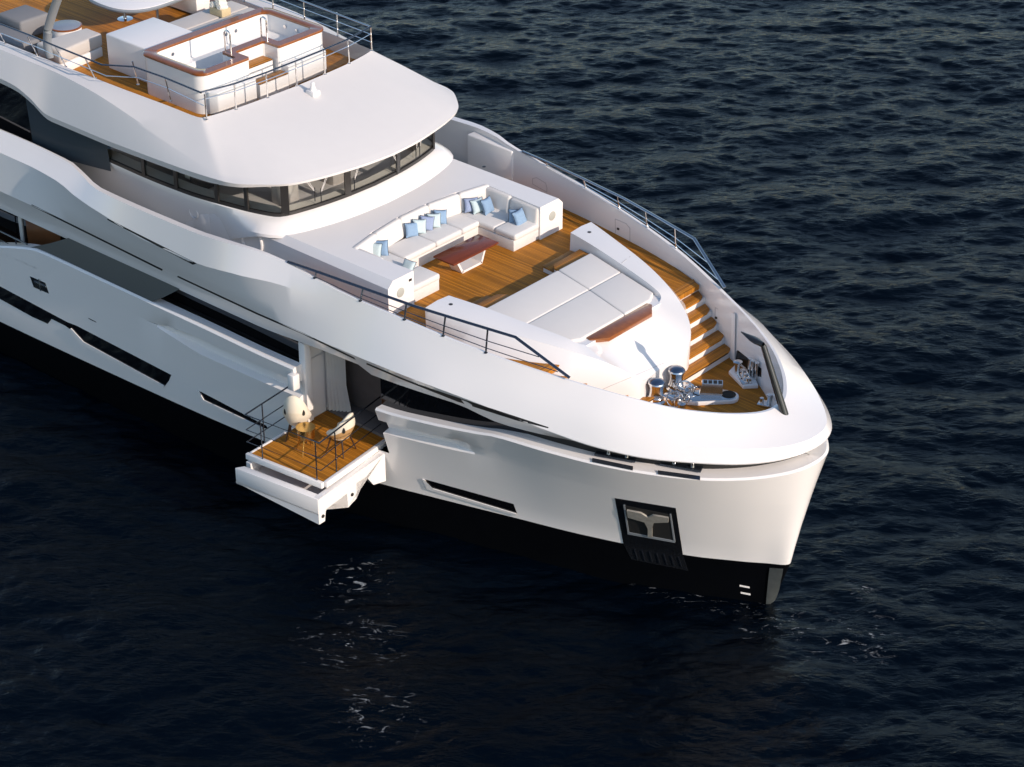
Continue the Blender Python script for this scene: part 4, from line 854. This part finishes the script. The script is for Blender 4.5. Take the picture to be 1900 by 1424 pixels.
# ------------------------------------------------------------------ balcony furniture
def shell_chair(c, rz, lab, lower, mi_, legm, hk=.62):
    r_ = empty('chair', c, R(rz)); r_.scale = (1.04, 1.04, 1.16); tag(r_, lab, 'chair', 'chairs on the balcony')
    def P_(a, v_, off):
        hb = .17+hk*max(0, math.cos(a*.58))**2.4; z_ = .38+hb*v_
        rad = .20+.15*math.sin(min(1, v_*1.15)*math.pi/2)-.20*max(0, v_-.45)**1.3
        fx = 1+.16*math.cos(a*3)*v_*(1-v_)            # faceted folds of the shell
        return Vector((-math.cos(a)*(rad+off)*fx-.05*v_, math.sin(a)*(rad+off)*fx, z_))
    def sh(off, i0, i1): return [[P_(R(-140+280*j/20), i/10, off) for j in range(21)] for i in range(i0, i1+1)]
    o1, o2, i1 = sh(.02, 0, 5), sh(.02, 5, 10), sh(-.02, 0, 10)
    mb = MB(); mb.grid(o1); mb.build('shell', lower, r_, 60)
    mb = MB(); mb.grid(o2); mb.grid([o2[-1], i1[-1]]); mb.build('backrest', mi_, r_, 60)
    mb = MB(); mb.grid(i1); mb.grid([[q[0] for q in o1+o2[1:]], [q[0] for q in i1]]); mb.grid([[q[-1] for q in o1+o2[1:]], [q[-1] for q in i1]]); mb.build('lining', mi_, r_, 60)
    mb = MB(); mb.lathe([(.0, .34), (.18, .35), (.225, .38), (.23, .45), (.19, .475), (0, .48)]); mb.build('seat', mi_, r_)
    for a in (-42, 42):
        p = P_(R(a), .55, .024); nn = Vector((p.x, p.y, 0)).normalized(); T = Matrix.Translation(p) @ nn.to_track_quat('Z', 'Y').to_matrix().to_4x4()
        mb = MB(); mb.grid([[T @ Vector((.035*math.cos(t)*(1-.35*math.sin(t))*k, .07*math.sin(t)*k, .004*(1-k))) for t in np.linspace(0, 2*math.pi, 17)[:-1]] for k in (1, .02)], closed=True); mb.build('grip_hole', M['dark'], r_)
    for sx in (1, -1):
        for sy in (1, -1): mb = MB(); mb.tube([(sx*.15, sy*.15, .37), (sx*.25, sy*.25, 0)], .02, 8, radii=[.026, .014]); mb.build('leg', legm, r_)
    return r_
ca = shell_chair((4.99, -4.90, BZ+.002), 125, 'ivory faceted shell chair at the outer corner of the balcony by the guard rail', M['ivory'], M['ivory'], M['legwood'])
cb_ = shell_chair((6.22, -4.66, BZ+.002), 190, 'chair with tan wooden outer shell and white seat next to the brass table', M['tan'], M['ivory'], M['legwood'], .44)
bt2 = empty('side_table', (5.62, -5.22, BZ+.002)); tag(bt2, 'round brass drum side table on slim legs standing before the ivory chair', 'side table')
mb = MB(); mb.lathe([(0, .40), (.20, .40), (.215, .42), (.215, .66), (.235, .665), (.235, .685), (0, .685)], n=36); mb.build('drum', M['brass'], bt2)
for k in range(4):
    a = R(25+90*k); mb = MB(); mb.tube([(.14*math.cos(a), .14*math.sin(a), .40), (.27*math.cos(a), .27*math.sin(a), 0)], .012, 8, radii=[.014, .010]); mb.build('leg', M['brass'], bt2)

# ------------------------------------------------------------------ sundeck
SDZ = 8.292
tub = empty('hot_tub', (-2.05, 0, SDZ+.16)); tag(tub, 'square white hot tub with varnished teak rim behind the sundeck front rail', 'hot tub')
def rrect(x0, x1, y0, y1, r, n=6, notch=None):
    out = []
    for cx_, cy_, a0 in ((x1-r, y1-r, 0), (x0+r, y1-r, 90), (x0+r, y0+r, 180), (x1-r, y0+r, 270)):
        for k in range(n+1):
            a = R(a0+90*k/n); out.append((cx_+r*math.cos(a), cy_+r*math.sin(a)))
    if notch: out += notch
    return out
n1 = [(1.18, -.48), (1.14, -.52), (.62, -.44), (.58, -.40), (.58, .42), (.62, .46), (1.14, .52), (1.18, .48)]
n1 = [(1.18, -.60), (1.14, -.56), (.66, -.56), (.62, -.52), (.62, .40), (.66, .44), (1.14, .44), (1.18, .48)]
outer = rrect(-1.2, 1.18, -2.2, 2.2, .32, notch=None)
def with_notch(poly, x1, pts): # insert the notch on the forward edge (between last and first point)
    return poly+pts
outer = with_notch(outer, 1.18, n1)
inner = rrect(-.98, .96, -1.98, 1.98, .24)+[(.96, -.84), (.92, -.80), (.42, -.80), (.38, -.76), (.38, .64), (.42, .68), (.92, .68), (.96, .72)]
inn2 = rrect(-.94, .92, -1.94, 1.94, .24)+[(.92, -.88), (.88, -.84), (.38, -.84), (.34, -.80), (.34, .68), (.38, .72), (.88, .72), (.92, .76)]
def V3(p, z_): return [Vector((x, y, z_)) for x, y in p]
scl = lambda p, k: [(x*k, y*k) for x, y in p]
mb = MB(); mb.grid([V3(outer, -.158), V3(outer, .88), V3(inner, .88)], closed=True); mb.grid([V3(inner, .88), V3(inner, .42)], closed=True)
bench = scl(inn2, .72); mb.grid([V3(inner, .42), V3(inn2, .40), V3(bench, .40), V3(scl(bench, .96), .12)], closed=True)
bm = bmesh.new(); f = bm.faces.new([bm.verts.new(p) for p in V3(scl(bench, .96), .12)]); bmesh.ops.triangulate(bm, faces=[f]); mb.bm(bm)
mb.build('shell', M['tub'], tub, 35)
ro, ri = [(x*1.02, y*1.012) for x, y in outer], [(x*.97, y*.985) for x, y in inner]
mb = MB(); mb.grid([V3(ro, .885), V3(ro, .935), V3(scl(ro, .992), .95), V3(scl(ri, 1.01), .95), V3(ri, .935), V3(ri, .885)], closed=True); mb.build('rim', M['teak_rim'], tub, 40)
for z_, x0, x1, y0, y1 in ((.55, .64, 1.0, -.50, .38), (.28, 1.19, 1.50, -.55, .45)):
    mb = MB(); mb.box(((x0+x1)/2, (y0+y1)/2, (z_-.016)/2-.087), (x1-x0, y1-y0, z_+.14)); mb.build('step_riser', M['tub'], tub)
    mb = MB(); mb.box(((x0+x1)/2, (y0+y1)/2, z_), (x1-x0, y1-y0, .03), bev=.006); mb.build('step', M['teak_side'], tub)
for y in (-.68, .58):
    mb = MB(); pts = [Vector((.62, y, .94))]+[Vector((.62, y, 1.42))]+[Vector((.62-.11+.11*math.cos(a), y, 1.42+.11*math.sin(a))) for a in np.linspace(.3, math.pi-.3, 6)]+[Vector((.40, y, 1.42)), Vector((.40, y, .5))]
    mb.tube(pts, .022, 8); mb.build('grab_rail', M['chrome'], tub)
for x, y, dx, dy in ((-.97, -1.3, 1, 0), (-.97, .55, 1, 0), (-.97, .9, 1, 0), (-.6, -1.97, 0, 1), (-.2, 1.97, 0, -1), (.25, 1.97, 0, -1), (.6, -1.97, 0, 1)):
    T = Matrix.Translation((x, y, .68)) @ (Matrix.Rotation(R(90), 4, 'Y') if dx else Matrix.Rotation(R(90), 4, 'X')); mb = MB(); mb.lathe([(.05, -.02), (.05, .02), (.02, .025), (0, .02)], n=14, M=T); mb.build('jet', M['chrome'], tub)
mb = MB(); mb.prism([(1.17, -2.05), (1.42, -1.9), (1.46, -.62), (1.17, -.62)], -.158, .45, .03); mb.build('front_panel', M['tub'], tub); mb = MB(); mb.prism([(1.17, .5), (1.46, .5), (1.42, 1.9), (1.17, 2.05)], -.158, .45, .03); mb.build('front_panel', M['tub'], tub)
# white bar block aft of the tub
def placebox(name, c4, z0, z1, m, lab, cat, bev=.03, group=None):
    c = sum((Vector((p[0], p[1], 0)) for p in c4), Vector())/4; c.z = z0; o = empty(name, c); tag(o, lab, cat, group)
    mb = MB(); mb.prism([(p[0]-c.x, p[1]-c.y) for p in c4], 0, z1-z0, bev, 3); mb.build('body', m, o); return o
bar_ = placebox('bar_counter', [(-5.16, -1.75), (-3.45, -1.75), (-3.45, -.1), (-5.16, -.1)], SDZ, 9.27, M['white2'], 'plain white bar block standing aft of the hot tub at the sundeck edge', 'bar counter', .04)
mb = MB(); mb.box((-.05, .0, .822), (1.62, 1.50, .012), bev=.004); mb.build('worktop', M['white'], bar_)
# beige sun beds between bar and tub
for i, (x0, x1, lab) in enumerate(((-5.1, -4.35, 'beige sunbed cushion nearest the white bar block on the sundeck'), (-4.32, -3.5, 'beige sunbed cushion next to the hot tub rim'))):
    mb = MB(); mb.prism([(x0, -.02), (x1, -.02), (x1, 2.6), (x0, 2.6)], SDZ, 9.0, .05, 3); o = mb.build('sunbed', M['cush2'], None); tag(o, lab, 'sunbed', 'beige sunbeds on the sundeck')
c = at(409, 27, Z=9.0); bk = empty('basket', c); tag(bk, 'straw basket of rolled cream towels on the beige sunbed', 'basket')
mb = MB(); mb.prism([(-.26, -.17), (.26, -.17), (.26, .17), (-.26, .17)], 0, .22, .03); mb.build('body', M['basket'], bk)
for k, (x, y, z_) in enumerate(((-.14, -.05, .25), (.02, .03, .26), (.16, -.04, .25), (-.05, .08, .34), (.10, -.02, .35))):
    mb = MB(); T = Matrix.Translation((x, y, z_)) @ Matrix.Rotation(R(70), 4, 'X') @ Matrix.Rotation(R(20*k), 4, 'Z'); mb.lathe([(0, -.15), (.07, -.15), (.085, -.12), (.085, .12), (.07, .15), (.045, .14), (.03, .15), (0, .15)], n=14, M=T); mb.build('towel', M['towel'], bk)
# ottoman bench at the starboard edge
mb = MB(); mb.prism([(-6.75, -2.85), (-5.75, -2.85), (-5.95, -1.25), (-6.6, -1.25)], 8.56, 8.93, .07, 4); o = mb.build('bench_cushion', M['cush2'], None); tag(o, 'beige bench cushion beside the curved grey strut on the sundeck', 'bench')
mb = MB(); mb.prism([(-6.75, -2.85), (-5.75, -2.85), (-5.95, -1.3), (-6.6, -1.3)], 0+SDZ, 8.55, .01); mb.build('base', M['white2'], o)
pf = empty('drum_table', (-7.25, -1.45, SDZ)); tag(pf, 'round white drum table with blue grey top and brown rim on the sundeck', 'drum table')
mb = MB(); mb.lathe([(.36, 0), (.40, .05), (.42, .50), (.42, .54)], n=32); mb.build('body', M['white2'], pf)
mb = MB(); mb.lathe([(.42, .54), (.435, .55), (.435, .58), (.40, .59)], n=32); mb.build('rim', M['teak_rim'], pf)
mb = MB(); mb.lathe([(.405, .585), (.39, .595), (0, .595)], n=32); mb.build('top', M['bluegrey'], pf)
for i, (x0, y0, x1, y1, hgt, lab) in enumerate(((-9.3, -2.2, -8.25, -1.2, 8.92, 'grey padded lounge chair seat at the far left of the sundeck'), (-9.3, -3.0, -7.3, -2.28, 8.75, 'low grey lounge cushion along the dark sundeck side rail'))):
    mb = MB(); mb.prism([(x0, y0), (x1, y0), (x1, y1), (x0, y1)], SDZ+.08, hgt, .08, 4); o = mb.build('lounge_seat', M['greycush'], None); tag(o, lab, 'lounge seat', 'grey lounge seats')
dt = empty('dining_table', (-7.0, .95, SDZ)); tag(dt, 'white oval dining table with grey edge on two steel pedestals', 'dining table')
mb = MB()
ov = [(1.25*abs(math.cos(a))**.75*math.copysign(1, math.cos(a)), 1.35*abs(math.sin(a))**.75*math.copysign(1, math.sin(a))) for a in np.linspace(0, 2*math.pi, 49)[:-1]]
mb.grid([V3(scl(ov, .9), .82), V3(scl(ov, .985), .84), V3(ov, .89), V3(scl(ov, .97), .93)], closed=True); mb.build('edge', M['grey'], dt)
mb = MB(); mb.prism(scl(ov, .965), .84, .94, .01); mb.build('tabletop', M['white'], dt)
for x, y in ((-.63, -.08), (.52, .15)):
    mb = MB(); mb.lathe([(.22, 0), (.22, .015), (.06, .03), (.045, .06), (.045, .84)], (x, y, 0), 20); mb.build('pedestal', M['chrome'], dt)
wb = empty('planter_box', at(345, 22, Z=SDZ)); tag(wb, 'white cabinet box behind the dining table on the sundeck', 'cabinet')
mb = MB(); mb.prism([(-.6, -.1), (.6, -.1), (.6, .4), (-.6, .4)], .05, .6, .02); mb.build('body', M['white2'], wb)
mb = MB(); mb.box((0, .15, .025), (1.1, .4, .05)); mb.build('plinth', M['darkframe'], wb)
